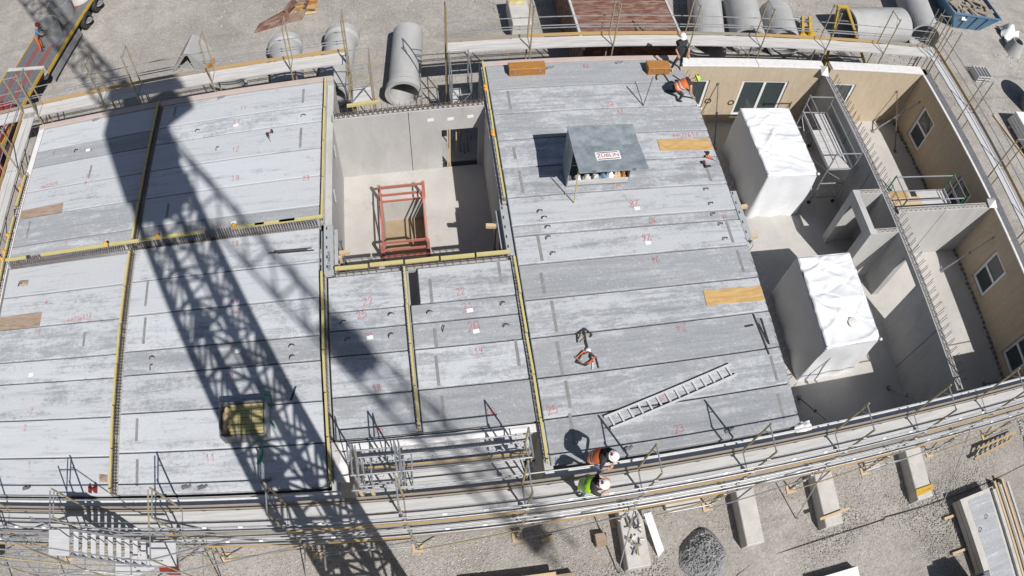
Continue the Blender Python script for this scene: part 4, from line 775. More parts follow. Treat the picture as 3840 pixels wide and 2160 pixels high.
# ---------------------------------------------------------------- people
def person(label, J, cols, helmet, vest=None, facing=(1, 0, 0), vtext=None):
    J = {k: Vector(v) for k, v in J.items()}; t = thing('person', label, 'person', (J['footL']+J['footR'])/2)
    order = ['pelvis', 'waist', 'chest', 'neck']; V = []; E = []; R = []; B = []
    def addv(p, r): V.append(p); R.append(r); return len(V)-1
    ids = {}
    J['waist'] = J['pelvis'].lerp(J['chest'], .45)
    for k, r in (('pelvis', .145), ('waist', .125), ('chest', .155), ('neck', .06)): ids[k] = addv(J[k], r)
    for a, b in zip(order[:-1], order[1:]): E.append((ids[a], ids[b]))
    f = Vector(facing); up = (J['chest']-J['pelvis']).normalized(); side = up.cross(f).normalized()
    ids['head'] = addv(J['head'], .075); E.append((ids['neck'], ids['head']))
    for s, sg in (('L', 1), ('R', -1)):
        sh = J['chest'].lerp(J['neck'], .55)+side*sg*.20; i0 = addv(sh, .07); E.append((ids['chest'], i0)); e = addv(J['elbow'+s], .046); E.append((i0, e)); h = addv(J['hand'+s], .033); E.append((e, h)); ids['sh'+s] = i0; ids['el'+s] = e; ids['ha'+s] = h
        hp = J['pelvis']+side*sg*.10-up*.06; i1 = addv(hp, .095); E.append((ids['pelvis'], i1)); k = addv(J['knee'+s], .062); E.append((i1, k)); an = addv(J['foot'+s]+Vector((0, 0, .08)), .045); E.append((k, an)); d = (f*Vector((1, 1, 0)).length); fo = J['foot'+s]+Vector((f.x, f.y, 0)).normalized()*.17+Vector((0, 0, .035)); to = addv(fo, .04); E.append((an, to)); ids['kn'+s] = k; ids['an'+s] = an; ids['to'+s] = to; ids['hp'+s] = i1
    me = bpy.data.meshes.new('body_s'); me.from_pydata(V, E, []); ob = bpy.data.objects.new('body_s', me); COL.objects.link(ob); ob.modifiers.new('s', 'SKIN'); sb = ob.modifiers.new('u', 'SUBSURF'); sb.levels = sb.render_levels = 1
    for i, d in enumerate(me.skin_vertices[0].data): d.radius = (R[i], R[i]); d.use_root = (i == 0)
    bpy.context.view_layer.update(); em = bpy.data.meshes.new_from_object(ob.evaluated_get(bpy.context.evaluated_depsgraph_get())); bpy.data.objects.remove(ob); bpy.data.meshes.remove(me)
    mb = MB(); mb.v = [tuple(v.co) for v in em.vertices]; bones = [(V[a], V[b], nm) for (a, b), nm in zip(E, ['trunk', 'trunk', 'trunk', 'skin']+['trunk', 'arm', 'fore', 'hip', 'leg', 'leg', 'shoe']*2)]
    idx = {'trunk': 0, 'arm': 1, 'fore': 2, 'hip': 3, 'leg': 3, 'shoe': 4, 'skin': 2}
    for p in em.polygons:
        c = Vector(p.center); best = min(bones, key=lambda b_: (c-(b_[0]+(b_[1]-b_[0])*max(0, min(1, (c-b_[0]).dot(b_[1]-b_[0])/max(1e-6, (b_[1]-b_[0]).length_squared))))).length)
        k = idx[best[2]]
        if best[2] == 'trunk' and (c-J['pelvis']).dot(up) < .06: k = 3
        mb.f.append(tuple(p.vertices)); mb.mi.append(k)
    bpy.data.meshes.remove(em); mb.cur = 2
    for s, sg in (('L', 1), ('R', -1)):        # palm and five bent fingers
        h = J['hand'+s]; dr = (h-J['elbow'+s]).normalized(); sd = dr.cross(Vector((0, 0, 1)));  sd = sd.normalized() if sd.length > .1 else Vector((1, 0, 0)); dn = sd.cross(dr)
        if dn.z > 0: dn = -dn
        mb.obox(h+dr*.045, dr, sd, dn, .05, .042, .016)
        for q in range(4):
            b0 = h+dr*.09+sd*(-.03+.02*q); L = (.06, .075, .07, .05)[q]; b1 = b0+dr*L*.6+dn*.012; b2 = b1+dr*L*.35+dn*.03; mb.tube(b0, b1, .0095, 5, .009); mb.tube(b1, b2, .009, 5, .007)
        b0 = h+dr*.03+sd*.04*sg; b1 = b0+sd*.03*sg+dr*.03+dn*.01; mb.tube(b0, b1, .011, 5, .01); mb.tube(b1, b1+dr*.035, .01, 5, .008)
    hd = J['head']; n = 12      # head with nose and ears
    hu = (J['head']-J['neck']).normalized(); hf = (f-hu*f.dot(hu)).normalized(); hs = hu.cross(hf); vs = []; 
    for j in range(7):
        ph = -pi/2+pi*j/6
        for i in range(n):
            a = 2*pi*i/n; vs.append(hd+hf*.098*math.cos(ph)*math.cos(a)+hs*.076*math.cos(ph)*math.sin(a)+hu*(.115*math.sin(ph)+.02))
    mb.add(vs, [(j*n+i, j*n+(i+1) % n, (j+1)*n+(i+1) % n, (j+1)*n+i) for j in range(6) for i in range(n)])
    mb.tube(hd+hf*.09+hu*.02, hd+hf*.118-hu*.005, .014, 5, .01); mb.tube(hd+hs*.075, hd+hs*.088, .022, 6); mb.tube(hd-hs*.075, hd-hs*.088, .022, 6)
    mb.build('body', [cols['top'], cols['sleeve'], 'skin', cols['legs'], cols['shoe']], t, True)
    if helmet:
        hm = MB(); prof = [(.152, 0), (.142, .012), (.138, .05), (.115, .10), (.065, .135), (0, .145)]; k0 = len(hm.v); N = 18; vs = []
        for i in range(N):
            a = 2*pi*i/N; st = 1.0+(.22*max(0, math.cos(a))**3)
            for q, (r, h) in enumerate(prof): rr = r*(st if q == 0 else 1); vs.append(hd+hf*rr*1.06*math.cos(a)+hs*rr*.93*math.sin(a)+hu*(h+.045))
        m_ = len(prof); hm.add(vs, [(i*m_+j, ((i+1) % N)*m_+j, ((i+1) % N)*m_+j+1, i*m_+j+1) for i in range(N) for j in range(m_-1)]); hm.build('helmet', helmet, t, True)
        MB().obox(hd-hf*.10+hu*.13, hs, hu, hf, .035, .02, .05).build('helmet_sticker', 'brick_red', t)
    if vest:   # loose waistcoat shell around the trunk
        vm = MB(); vs = []; N = 16; lev = [(.0, .175), (.25, .172), (.55, .19), (.85, .20), (1.05, .165)]
        for q, r in lev:
            c = J['pelvis'].lerp(J['chest'], q*1.12)
            for i in range(N):
                a = 2*pi*i/N; vs.append(c+side*math.cos(a)*r*1.12+f*math.sin(a)*r*.92+up*.02*math.sin(3*a))
        vm.add(vs, [(j*N+i, j*N+(i+1) % N, (j+1)*N+(i+1) % N, (j+1)*N+i) for j in range(4) for i in range(N)]); v = vm.build('vest', vest, t, True)
        for q in (.22, .5):
            bm_ = MB(); vs = []
            for dq in (-.05, .05):
                c = J['pelvis'].lerp(J['chest'], (q+dq)*1.12); r = np.interp(q+dq, [l[0] for l in lev], [l[1] for l in lev])+.008
                for i in range(N):
                    a = 2*pi*i/N; vs.append(c+side*math.cos(a)*r*1.12+f*math.sin(a)*r*.92+up*.02*math.sin(3*a))
            bm_.add(vs, [(i, (i+1) % N, N+(i+1) % N, N+i) for i in range(N)]); bm_.build('reflective_band', 'reflect', v, True)
        if vtext:
            me = text_mesh('ZÜBLIN', .12, 'black_cloth'); c = J['pelvis'].lerp(J['chest'], .88)-f*.187; z = -f; y = up; x_ = y.cross(z).normalized(); z = x_.cross(y)
            o = link('vest_lettering', me, c, v, rot=Matrix((x_, y, z)).transposed().to_quaternion())
    return t
person('worker in orange vest and white helmet leaning over the front guard rail', dict(pelvis=(3.62, 4.86, .98), chest=(3.80, 4.78, 1.32), neck=(3.90, 4.72, 1.47), head=(3.98, 4.66, 1.60), elbowL=(4.22, 4.80, 1.22), handL=(4.06, 4.56, 1.06), elbowR=(3.72, 4.48, 1.20), handR=(3.94, 4.50, 1.04), kneeL=(3.66, 5.02, .50), footL=(3.60, 5.02, .0), kneeR=(3.92, 4.62, .50), footR=(3.86, 4.52, .0)), dict(top='black_cloth', sleeve='black_cloth', legs='denim', shoe='black_cloth'), 'helmet_white', 'orange_cloth', Vector((.85, -.4, -.2)).normalized())
person('worker in lime ZÜBLIN vest and white helmet on the front scaffold deck', dict(pelvis=(3.26, 4.18, .95), chest=(3.44, 4.06, 1.30), neck=(3.54, 4.02, 1.45), head=(3.63, 3.98, 1.59), elbowL=(3.62, 4.34, 1.16), handL=(3.84, 4.22, 1.06), elbowR=(3.60, 3.80, 1.14), handR=(3.82, 3.94, 1.06), kneeL=(3.32, 4.28, .50), footL=(3.24, 4.30, .01), kneeR=(3.34, 4.06, .50), footR=(3.28, 4.06, .01)), dict(top='black_cloth', sleeve='black_cloth', legs='denim', shoe='black_cloth'), 'helmet_white', 'lime_cloth', Vector((.75, -.2, -.4)).normalized(), True)
person('worker in dark clothes and white helmet standing by the wooden chest', dict(pelvis=(9.80, 19.12, .95), chest=(9.78, 19.16, 1.32), neck=(9.77, 19.17, 1.48), head=(9.75, 19.16, 1.62), elbowL=(9.52, 18.98, 1.16), handL=(9.62, 18.84, .98), elbowR=(10.06, 19.05, 1.16), handR=(10.02, 18.84, 1.0), kneeL=(9.66, 19.02, .50), footL=(9.60, 19.06, .0), kneeR=(9.94, 19.08, .50), footR=(9.98, 19.14, .0)), dict(top='black_cloth', sleeve='black_cloth', legs='black_cloth', shoe='ply_gold'), 'helmet_white', None, Vector((0, -1, 0)))
person('worker in orange vest and lime helmet kneeling at the large deck edge', dict(pelvis=(9.28, 17.62, .52), chest=(9.62, 17.64, .74), neck=(9.80, 17.66, .84), head=(9.95, 17.68, .90), elbowL=(9.74, 17.95, .46), handL=(9.98, 17.86, .20), elbowR=(9.74, 17.34, .44), handR=(9.98, 17.44, .18), kneeL=(9.40, 17.82, .07), footL=(9.00, 17.86, .0), kneeR=(9.52, 17.42, .34), footR=(9.36, 17.36, .0)), dict(top='black_cloth', sleeve='skin', legs='black_cloth', shoe='black_cloth'), 'helmet_lime', 'orange_cloth', Vector((.75, 0, -.65)).normalized())
person('worker in blue jacket and orange trousers standing on the lorry bed', dict(pelvis=(-19.34, 28.52, -1.96), chest=(-19.20, 28.60, -1.62), neck=(-19.12, 28.64, -1.48), head=(-19.06, 28.66, -1.34), elbowL=(-19.0, 28.86, -1.72), handL=(-18.86, 28.78, -1.84), elbowR=(-18.98, 28.38, -1.74), handR=(-18.84, 28.52, -1.86), kneeL=(-19.34, 28.64, -2.42), footL=(-19.40, 28.66, -2.88), kneeR=(-19.32, 28.40, -2.42), footR=(-19.38, 28.38, -2.88)), dict(top='blue_paint', sleeve='blue_paint', legs='orange_cloth', shoe='black_cloth'), 'red_paint', None, Vector((.95, .2, 0)).normalized())
# ---------------------------------------------------------------- concrete pipes and rings on the ground
def pipe(label, a, b, r, wall=.1, bell=0, end='b'):
    a = Vector(a); b = Vector(b); L = (b-a).length; d = (b-a).normalized(); t = thing('concrete_pipe', label, 'concrete pipe', (a+b)/2+Vector((0, 0, -r)))
    q = Vector((0, 0, 1)).rotation_difference(d); prof = [(r-wall, 0), (r-wall, L), (r, L), (r, 0), (r-wall, 0)]
    if bell: prof = [(r-wall, 0), (r-wall, L-.18), (r-wall+.05, L-.17), (r-wall+.05, L), (r+bell, L), (r+bell, L-.3), (r, L-.42), (r, 0), (r-wall, 0)]
    link('pipe_barrel', MB().lathe(prof, 40).mesh('pipe_barrel', 'pipe_concrete', smooth=False), a, t, rot=q)
    for k in np.linspace(.5, L-.6, max(1, int(L/1.4))): link('cast_ring', MB().lathe([(r-.001, 0), (r+.006, .01), (r+.006, .03), (r-.001, .04)], 40).mesh('cast_ring', 'pipe_concrete'), a+d*float(k), t, rot=q)
    return t
pipe('big bell-ended concrete pipe lying open towards the stairwell', (-.03, 25.6, GZ+.68), (-.38, 21.7, GZ+.68), .68, .1, .1)
pipe('concrete pipe with bell end away from the building, behind the back scaffold', (-3.4, 22.0, GZ+.70), (-3.0, 25.9, GZ+.70), .70, .1, .1)
pipe('short concrete pipe with stepped rim next to the excavator bucket side', (-5.3, 22.6, GZ+.74), (-5.65, 25.7, GZ+.74), .74, .1, .08)
pipe('concrete pipe with shaded side next to the rust brown roof', (14.55, 27.6, GZ+.86), (13.35, 23.4, GZ+.86), .86, .12)
pipe('concrete pipe second from the rust brown roof, end open to the scaffold', (16.4, 27.1, GZ+.88), (15.75, 24.1, GZ+.88), .88, .12)
pipe('short concrete pipe beside the yellow excavator coupler', (18.15, 26.4, GZ+.88), (17.65, 24.0, GZ+.88), .88, .12)
pipe('large concrete pipe lying crosswise with dark open end', (26.3, 26.1, GZ+1.0), (22.2, 25.6, GZ+1.0), 1.0, .14)
pipe('long large concrete pipe open towards the boarded corner beside the blue skip', (28.6, 28.6, GZ+1.0), (27.6, 25.2, GZ+1.0), 1.0, .12)
def ring(label, c, r, h, wall=.1, cone=None, parts=1):
    t = thing('concrete_ring', label, 'concrete ring', c); hh = h/parts
    for k in range(parts): link('ring_section', MB().lathe([(r-wall, 0), (r-wall, hh-.004), (r, hh-.004), (r, 0), (r-wall, 0)], 36).mesh('ring_section', 'ring_shaded' if c[2] > GZ+.5 else 'grey_concrete'), (c[0], c[1], c[2]+k*hh), t)
    return t
ring('shallow concrete shaft ring on the ground behind the left back scaffold', (-8.1, 23.5, GZ), .85, .6); ring('shallow concrete shaft ring under the back scaffold beside the tall rack', (20.2, 23.0, GZ), .8, .7); ring('pale concrete shaft ring under the back scaffold near the corner', (23.2, 22.6, GZ), .75, .5)
ring('upright concrete shaft rings on the lorry behind the worker', (-18.98, 29.35, -2.88), .68, 1.05, parts=2); ring('upright concrete shaft rings on the lorry nearer its rear wheels', (-18.72, 30.95, -2.88), .68, 1.15, parts=2)
t = thing('concrete_cone', 'white concrete shaft cone on the lorry bed', 'concrete cone', (-18.1, 32.4, -2.88)); MB().lathe([(.62, 0), (.66, 0), (.62, .15), (.38, .75), (.30, .75), (.55, .12), (.62, 0)], 28, (-18.1, 32.4, -2.88)).build('cone_body', 'block_concrete', t)
t = thing('concrete_cone', 'small dark topped concrete cone near the white bag', 'concrete cone', (36.5, 26.0, GZ)); MB().lathe([(.62, 0), (.66, 0), (.60, .2), (.42, .95), (.34, .95), (.52, .2), (.62, 0)], 24, (36.5, 26.0, GZ)).build('cone_body', 'pipe_concrete', t)
# lorry
U = Vector((.204, .979, 0)); Wv = Vector((-.979, .204, 0)); O = Vector((-18.93, 24.28, 0)); Z = Vector((0, 0, 1))
t = thing('flatbed_lorry', 'red flatbed lorry with yellow side rails carrying concrete rings', 'lorry', tuple(O+U*5+Wv*1.27+Z*GZ))
def lb(nm, s0, s1, w0, w1, z0, z1, mat): return MB().obox(O+U*(s0+s1)/2+Wv*(w0+w1)/2+Z*(z0+z1)/2, U, Wv, Z, (s1-s0)/2, (w1-w0)/2, (z1-z0)/2).build(nm, mat, t)
for k in range(8): lb('bed_plank', 2.4, 16, .06+k*.304, .06+(k+1)*.304-.015, -2.95, -2.89, 'trailer_red' if k in (2, 5) else 'steel_dark')
for k in range(8): lb('bed_plank', -3.0, 2.2, .06+k*.304, .06+(k+1)*.304-.015, -2.55, -2.49, 'trailer_red' if k in (2, 5) else 'steel_dark')
lb('bed_frame', 2.2, 16, .1, 2.4, -3.25, -2.951, 'steel_dark'); lb('gooseneck', -3.0, 2.2, .1, 2.4, -2.9, -2.551, 'red_paint'); lb('step_wall', 2.2, 2.4, 0, 2.5, -2.95, -2.45, 'deck_worn')
for w in (-.03, 2.5): lb('side_rail', 2.4, 16, w, w+.045, -3.05, -2.86, 'yellow_paint'); lb('side_rail', -2.6, 2.2, w, w+.045, -2.64, -2.45, 'yellow_paint')
lb('side_skirt', 2.6, 6.0, -.02, .03, -3.75, -3.3, 'steel'); lb('cab', -6.6, -3.2, .05, 2.5, -3.4, -1.0, 'red_paint'); lb('cab_roof', -6.4, -3.4, .15, 2.4, -.999, -.75, 'dark'); lb('cab_window', -5.8, -4.4, .03, .049, -2.1, -1.3, 'glass'); lb('cargo_box', -2.9, -.6, .02, 2.5, -2.489, -1.7, 'red_paint')
for s in (6.9, 8.3, 9.7, -4.8, -2.2):
    for w in (.12, 2.38):
        c = O+U*s+Wv*(w-.2 if w < 1 else w+.05)+Z*(GZ+.5); q = Vector((0, 0, 1)).rotation_difference(Wv)
        wh = link('wheel', MB().lathe([(.26, 0), (.42, .0), (.5, .05), (.5, .24), (.42, .29), (.26, .29)], 24).mesh('wheel', 'rubber'), c, t, rot=q); link('rim', MB().lathe([(0, .03), (.2, .02), (.25, .0), (.27, .04)], 20).mesh('rim', 'steel'), c-Wv*.004, wh, rot=q)
me = text_mesh('RZA', .45, 'paper'); x_ = U; z_ = -Wv; y_ = Z; o = link('side_lettering', me, O+U*-1.75+Wv*.01+Z*-2.1, t, rot=Matrix((x_, y_, z_)).transposed().to_quaternion())
# rust roofed site container
t = thing('site_container', 'site container with rust brown ribbed roof behind the back scaffold', 'container', (9.25, 25, GZ)); MB().box(7.02, 11.5, 22.05, 28.2, GZ, -1.62).build('container_body', 'rust', t)
for k in range(41): y = 22.05+k*.15; MB().box(7.0, 11.52, y, y+.09, -1.62, -1.585).build('roof_rib', 'rust', t)
for x in (6.98, 11.44): MB().box(x, x+.1, 22.0, 28.25, -1.70, -1.56).build('roof_edge', 'deck_worn', t)
t = thing('lattice_girder', 'brown steel ladder girder lying below the back scaffold deck', 'girder', (8.6, 21.6, -2.4))
for y, z in ((21.35, -2.3), (21.75, -2.3)): MB().bar((6.7, y, z), (10.5, y+.05, z), .06, .08).build('chord', 'rust' if y > 21.5 else 'toe_yellow', t)
for k in range(20): x = 6.9+k*.185; MB().bar((x, 21.37, -2.3), (x+.02, 21.77, -2.3), .04, .05).build('rung', 'rust', t)
for x in (6.9, 10.2): MB().box(x, x+.1, 21.4, 21.75, GZ, -2.36).build('trestle', 'rust', t)
# skip
t = thing('waste_skip', 'blue waste skip heaped with timber rubble', 'skip', (33.3, 29.4, GZ)); m = MB(); m.add([(32.0, 27.6, GZ), (34.4, 27.6, GZ), (34.4, 31.4, GZ), (32.0, 31.4, GZ), (31.0, 27.2, -2.5), (35.3, 27.2, -2.5), (35.3, 31.8, -2.5), (31.0, 31.8, -2.5)], [(0, 3, 2, 1), (0, 1, 5, 4), (1, 2, 6, 5), (2, 3, 7, 6), (3, 0, 4, 7)]); m.build('skip_body', 'blue_paint', t)
for a, b in (((31.0, 27.2), (35.3, 27.2)), ((35.3, 27.2), (35.3, 31.8)), ((31.0, 31.8), (35.3, 31.8)), ((31.0, 27.2), (31.0, 31.8))): MB().bar((*a, -2.5), (*b, -2.5), .1, .1).build('rim', 'blue_paint', t)
for x in (32.4, 33.2, 34.0): MB().bar((x, 27.55, GZ+.1), (x+(x-33.2)*.2, 27.16, -2.55), .06, .06).build('rib', 'blue_paint', t)
MB().obox((32.15, 27.26, -2.85), (1, 0, 0), (0, .25, .97), (0, -.97, .25), .22, .15, .006).build('notice', 'paper', t)
rub = []
for i in range(60):
    x, y = 31.3+random.random()*3.7, 27.5+random.random()*3.9; a = random.uniform(0, pi); L = random.uniform(.2, .7); m = MB().obox((x, y, -2.62+random.uniform(0, .25)), (math.cos(a), math.sin(a), random.uniform(-.25, .25)), (-math.sin(a), math.cos(a), 0), (0, 0, 1), L, random.uniform(.04, .16), random.uniform(.015, .05)); rub.append(m)
big = MB(); big.box(31.2, 35.1, 27.4, 31.6, -2.8, -2.66)
for m in rub: big.add(m.v, m.f)
o = tag(big.build('rubble', 'toe_wood'), 'heap of broken boards and rubble inside the blue skip', 'rubble'); o['kind'] = 'stuff'
rag('rubble_sack', 'glossy white foil bag beside the blue skip', 37.1, 27.4, GZ, 1.7, 1.5, .9, 'white_bag', 'bag', seed=31)
t = thing('pallet_rack', 'grey steel stacking crate on the ground right of the side scaffold', 'crate', (31.4, 23.3, GZ))
for k in range(5): MB().box(30.8+k*.27, 30.84+k*.27, 22.9, 23.75, GZ, GZ+.55).build('rack_slat', 'deck_metal', t)
for z in (.1, .3, .5): MB().box(30.79, 31.93, 22.88, 22.92, GZ+z-.03, GZ+z+.03).build('rack_bar', 'deck_metal', t); MB().box(30.79, 31.93, 23.73, 23.77, GZ+z-.03, GZ+z+.03).build('rack_bar', 'deck_metal', t)
t = thing('panel_stack', 'white panel stack with blue marking right of the side scaffold', 'panel stack', (33.0, 18.4, GZ))
for k in range(4): MB().cbox(31.5+.02*k, 35.5, 16.5, 20.05-.03*k, GZ+.12+k*.22, GZ+.12+(k+1)*.22-.02, .01).build('panel', 'white_frame', t)
for y in (17.0, 19.5): MB().box(31.3, 35.6, y, y+.12, GZ, GZ+.11).build('skid', 'timber', t)
one('timber_beam', MB().bar((30.6, 20.4, GZ+.05), (31.4, 16.8, GZ+.05), .1, .1), 'timber', 'pale timber beam lying beside the white panel stack', 'timber')
one('shadow_caster', MB().lathe([(.95, 0), (1.0, .05), (1.0, 1.9), (.0, 1.95)], 24, (34.6, 21.0, GZ)), 'steel_dark', 'dark round stand-in for an unseen shadow caster behind the white panel stack', 'shadow caster')  # added stand-in for an unseen object, put there for its ground shadow
# excavator parts
t = thing('excavator_coupler', 'yellow excavator coupler lying between the concrete pipes', 'machine part', (19.9, 25.7, GZ))
MB().poly([(19.4, 25.3), (20.2, 25.1), (20.5, 25.6), (20.3, 26.1), (19.6, 26.0)], GZ, GZ+.35).build('coupler_plate', 'yellow_paint', t); MB().bar((19.5, 25.4, GZ+.5), (20.0, 26.6, GZ+.55), .12, .3).build('lug', 'yellow_paint', t); MB().bar((19.9, 25.3, GZ+.5), (20.3, 26.4, GZ+.7), .12, .3).build('lug', 'yellow_paint', t); MB().tube((19.4, 26.5, GZ+.5), (20.4, 26.3, GZ+.5), .09, 10).build('pin', 'steel_dark', t)
t = thing('excavator_bucket', 'rusty brown excavator ditching bucket on the open ground', 'machine part', (-6.3, 28.4, GZ))
MB().add([(-7.45, 27.72, GZ), (-7.25, 28.3, GZ), (-5.85, 28.75, GZ), (-5.7, 28.15, GZ), (-7.45, 27.72, GZ+.16), (-7.25, 28.3, GZ+.16), (-5.85, 28.75, GZ+.5), (-5.7, 28.15, GZ+.5)], [(0, 1, 2, 3), (0, 3, 7, 4), (1, 5, 6, 2), (2, 6, 7, 3), (4, 7, 6, 5), (0, 4, 5, 1)]).build('stick', 'rust', t)
sh_ = MB(); n_ = 9; vs_ = []
for i in range(n_):
    a_ = -.5+3.4*i/(n_-1); 
    for w_ in (-.55, .55): vs_.append((-5.35+.5*math.cos(a_)+.16*w_, 28.7+w_*.95, GZ+.52-.5*math.sin(a_)))
sh_.add(vs_, [(2*i, 2*i+1, 2*i+3, 2*i+2) for i in range(n_-1)]); sh_.add([vs_[2*i] for i in range(n_)], [tuple(range(n_))]); sh_.add([vs_[2*i+1] for i in range(n_)], [tuple(range(n_))]); sh_.build('bucket_shell', 'ply_brown', t)
for k in range(4): MB().bar((-4.95+.04*k, 28.25+.28*k, GZ+.75), (-4.75+.04*k, 28.27+.28*k, GZ+.9), .07, .05).build('tooth', 'rust', t)
MB().bar((-5.9, 28.5, GZ+.5), (-5.4, 28.75, GZ+.95), .22, .25).build('hinge_lug', 'rust', t)
t = thing('timber_pallet', 'pallet box of orange brown timber pieces on the open ground', 'pallet', (-4.95, 29.1, GZ))
for k in range(3): MB().box(-5.45, -4.45, 28.55+k*.4, 28.7+k*.4, GZ, GZ+.12).build('skid', 'timber', t)
for k in range(5): MB().box(-5.5, -4.4, 28.5+k*.24, 28.68+k*.24, GZ+.121, GZ+.16).build('board', 'timber', t)
for k in range(14): a = random.uniform(-.3, .3); MB().obox((-4.95+random.uniform(-.3, .3), 29.05+random.uniform(-.4, .4), GZ+.22+k*.012), (math.cos(a), math.sin(a), 0), (-math.sin(a), math.cos(a), 0), (0, 0, 1), .3, .06, .04).build('timber_piece', 'toe_yellow' if k % 3 else 'box_wood', t)
t = thing('angle_block', 'L shaped precast concrete angle standing on the open ground', 'concrete element', (-10.6, 26.5, GZ)); MB().add([(-11.5, 26.0, GZ), (-11.1, 27.9, GZ), (-10.95, 27.9, GZ), (-11.3, 26.0, GZ), (-10.6, 25.85, GZ+1.1), (-10.35, 27.2, GZ+1.1), (-10.25, 27.15, GZ+1.05), (-10.45, 25.85, GZ+1.05)], [(0, 1, 5, 4), (2, 3, 7, 6), (0, 4, 7, 3), (1, 2, 6, 5), (4, 5, 6, 7), (0, 3, 2, 1)]).build('sloping_leg', 'grey_concrete', t); MB().add([(-10.3, 25.85, GZ), (-9.7, 25.8, GZ), (-9.5, 27.0, GZ), (-10.0, 27.1, GZ), (-10.45, 25.86, GZ+1.05), (-10.3, 25.84, GZ+1.05), (-10.1, 27.1, GZ+1.04), (-10.25, 27.15, GZ+1.04)], [(0, 1, 5, 4), (1, 2, 6, 5), (2, 3, 7, 6), (3, 0, 4, 7), (4, 5, 6, 7)]).build('upright_leg', 'grey_concrete', t)
one('timber_beam', MB().bar((-9.6, 25.4, GZ+.15), (-9.3, 26.1, GZ+.15), .12, .3), 'box_wood', 'short brown timber beside the L shaped concrete angle', 'timber')
one('concrete_block', MB().cbox(4.62, 5.5, 25.3, 27.4, GZ, GZ+1.0, .03), 'block_concrete', 'grey concrete block with straps behind the back scaffold left of the rust roof', 'concrete block'); rag('strap_pile', 'small heap of yellow straps on the grey concrete block', 5.05, 27.0, GZ+.99, .8, .5, .12, 'cap_yellow', 'straps', seed=40)
# tall yellow frame leaning at the back scaffold
t = thing('leaning_frame', 'yellow edged formwork frame leaning on the back scaffold by the crosswise pipe', 'frame', (20.5, 22.3, GZ))
for a, b in (((19.6, 22.6, GZ), (17.85, 21.6, 1.6)), ((22.6, 22.6, GZ), (18.3, 21.6, 1.6))): MB().bar(a, b, .1, .12).build('upright', 'yellow_paint', t)
MB().bar((17.8, 21.6, 1.58), (18.35, 21.6, 1.58), .1, .1).build('head_bar', 'yellow_paint', t)
for k in range(5): z = -3+k*.9; f_ = (z-GZ)/5.6; MB().bar((19.6-1.75*f_, 22.6-f_, z), (22.6-4.3*f_, 22.6-f_, z), .05, .05).build('cross_bar', 'steel_dark', t)
t = thing('steel_ladder', 'grey access ladder standing at the corner of the back scaffold', 'ladder', (23.6, 21.5, GZ))
for x in (23.4, 23.8): rod('side_rail', (x, 21.5, GZ), (x-.3, 21.2, 2.4), .02, 'steel', t)
for k in range(18): f_ = k/18; rod('rung', (23.4-.3*f_, 21.5-.3*f_, GZ+.3+f_*5.8), (23.8-.3*f_, 21.5-.3*f_, GZ+.3+f_*5.8), .014, 'steel', t)
t = thing('scaffold_rack', 'rack of loose scaffold tubes on the ground under the back scaffold', 'rack', (18.8, 22.3, GZ))
for k in range(12): a = random.uniform(-.25, .25); rod('loose_tube', (17.2+random.uniform(0, .4), 21.8+k*.09, GZ+.15+.04*(k % 3)), (19.4+random.uniform(0, .6), 21.8+k*.09+a, GZ+.2+.04*(k % 3)), .025, 'steel' if k % 4 else 'tan_steel', t)
rag('foil_sheet', 'white foil sheet covering goods under the back scaffold near the corner', 21.9, 22.2, GZ+.1, 1.9, .9, .5, 'white_foil', 'foil', seed=50)
# ---------------------------------------------------------------- front ground
def block(label, x0, x1, y0, y1, z1=-3.4, m='block_concrete'): return one('concrete_block', MB().cbox(x0, x1, y0, y1, GZ-.02, z1, .025), m, label, 'concrete block')
block('long concrete ballast block without anything on it in front of the scaffold', 8.94, 9.58, 2.22, 4.35); block('long concrete ballast block with a pale batten across', 11.92, 12.62, 2.18, 4.1); block('long concrete ballast block with yellow straps across', 15.95, 16.68, 2.2, 4.3); block('long concrete ballast block heaped with scaffold couplers', 4.98, 5.72, 2.25, 4.2)
one('batten', MB().bar((11.72, 2.5, -3.36), (12.95, 2.62, -3.36), .09, .07), 'timber', 'pale batten lying across a concrete ballast block', 'timber')
for k in range(5): one('strap', MB().bar((15.92, 2.36+k*.05, -3.385+.01*k), (16.74, 2.42+k*.05+random.uniform(-.03, .03), -3.385+.01*k), .06, .012), 'yellow_paint', 'yellow strap laid over the end of a concrete ballast block', 'strap', 'yellow straps on the ballast block')
t = thing('coupler_heap', 'heap of scaffold couplers and short tubes on a concrete ballast block', 'scaffold parts', (5.35, 3.2, -3.4))
for k in range(26):
    a = random.uniform(0, pi); L = random.uniform(.12, .4); x, y = 5.15+random.uniform(0, .45), 2.55+random.uniform(0, 1.3); z = -3.37+random.uniform(0, .12); d = Vector((math.cos(a)*L, math.sin(a)*L, random.uniform(-.03, .05))); MB().tube(Vector((x, y, z))-d/2, Vector((x, y, z))+d/2, .024, 6).build('short_tube', ['steel', 'steel_dark', 'white_frame', 'tan_steel'][k % 4], t)
t = thing('plank_bundle', 'bundle of grey scaffold planks leaning off a concrete ballast block', 'planks', (5.9, 3.2, GZ))
for k in range(4): MB().bar((5.72+.05*k, 3.9, -3.1+.02*k), (6.15+.05*k, 2.55+.05*k, GZ+.05+.02*k), .07, .04).build('plank', 'deck_metal', t)
one('timber_block', MB().cbox(4.2, 4.55, 3.2, 3.6, GZ, GZ+.3, .01), 'ply_brown', 'brown timber block beside the coupler covered ballast block', 'timber')
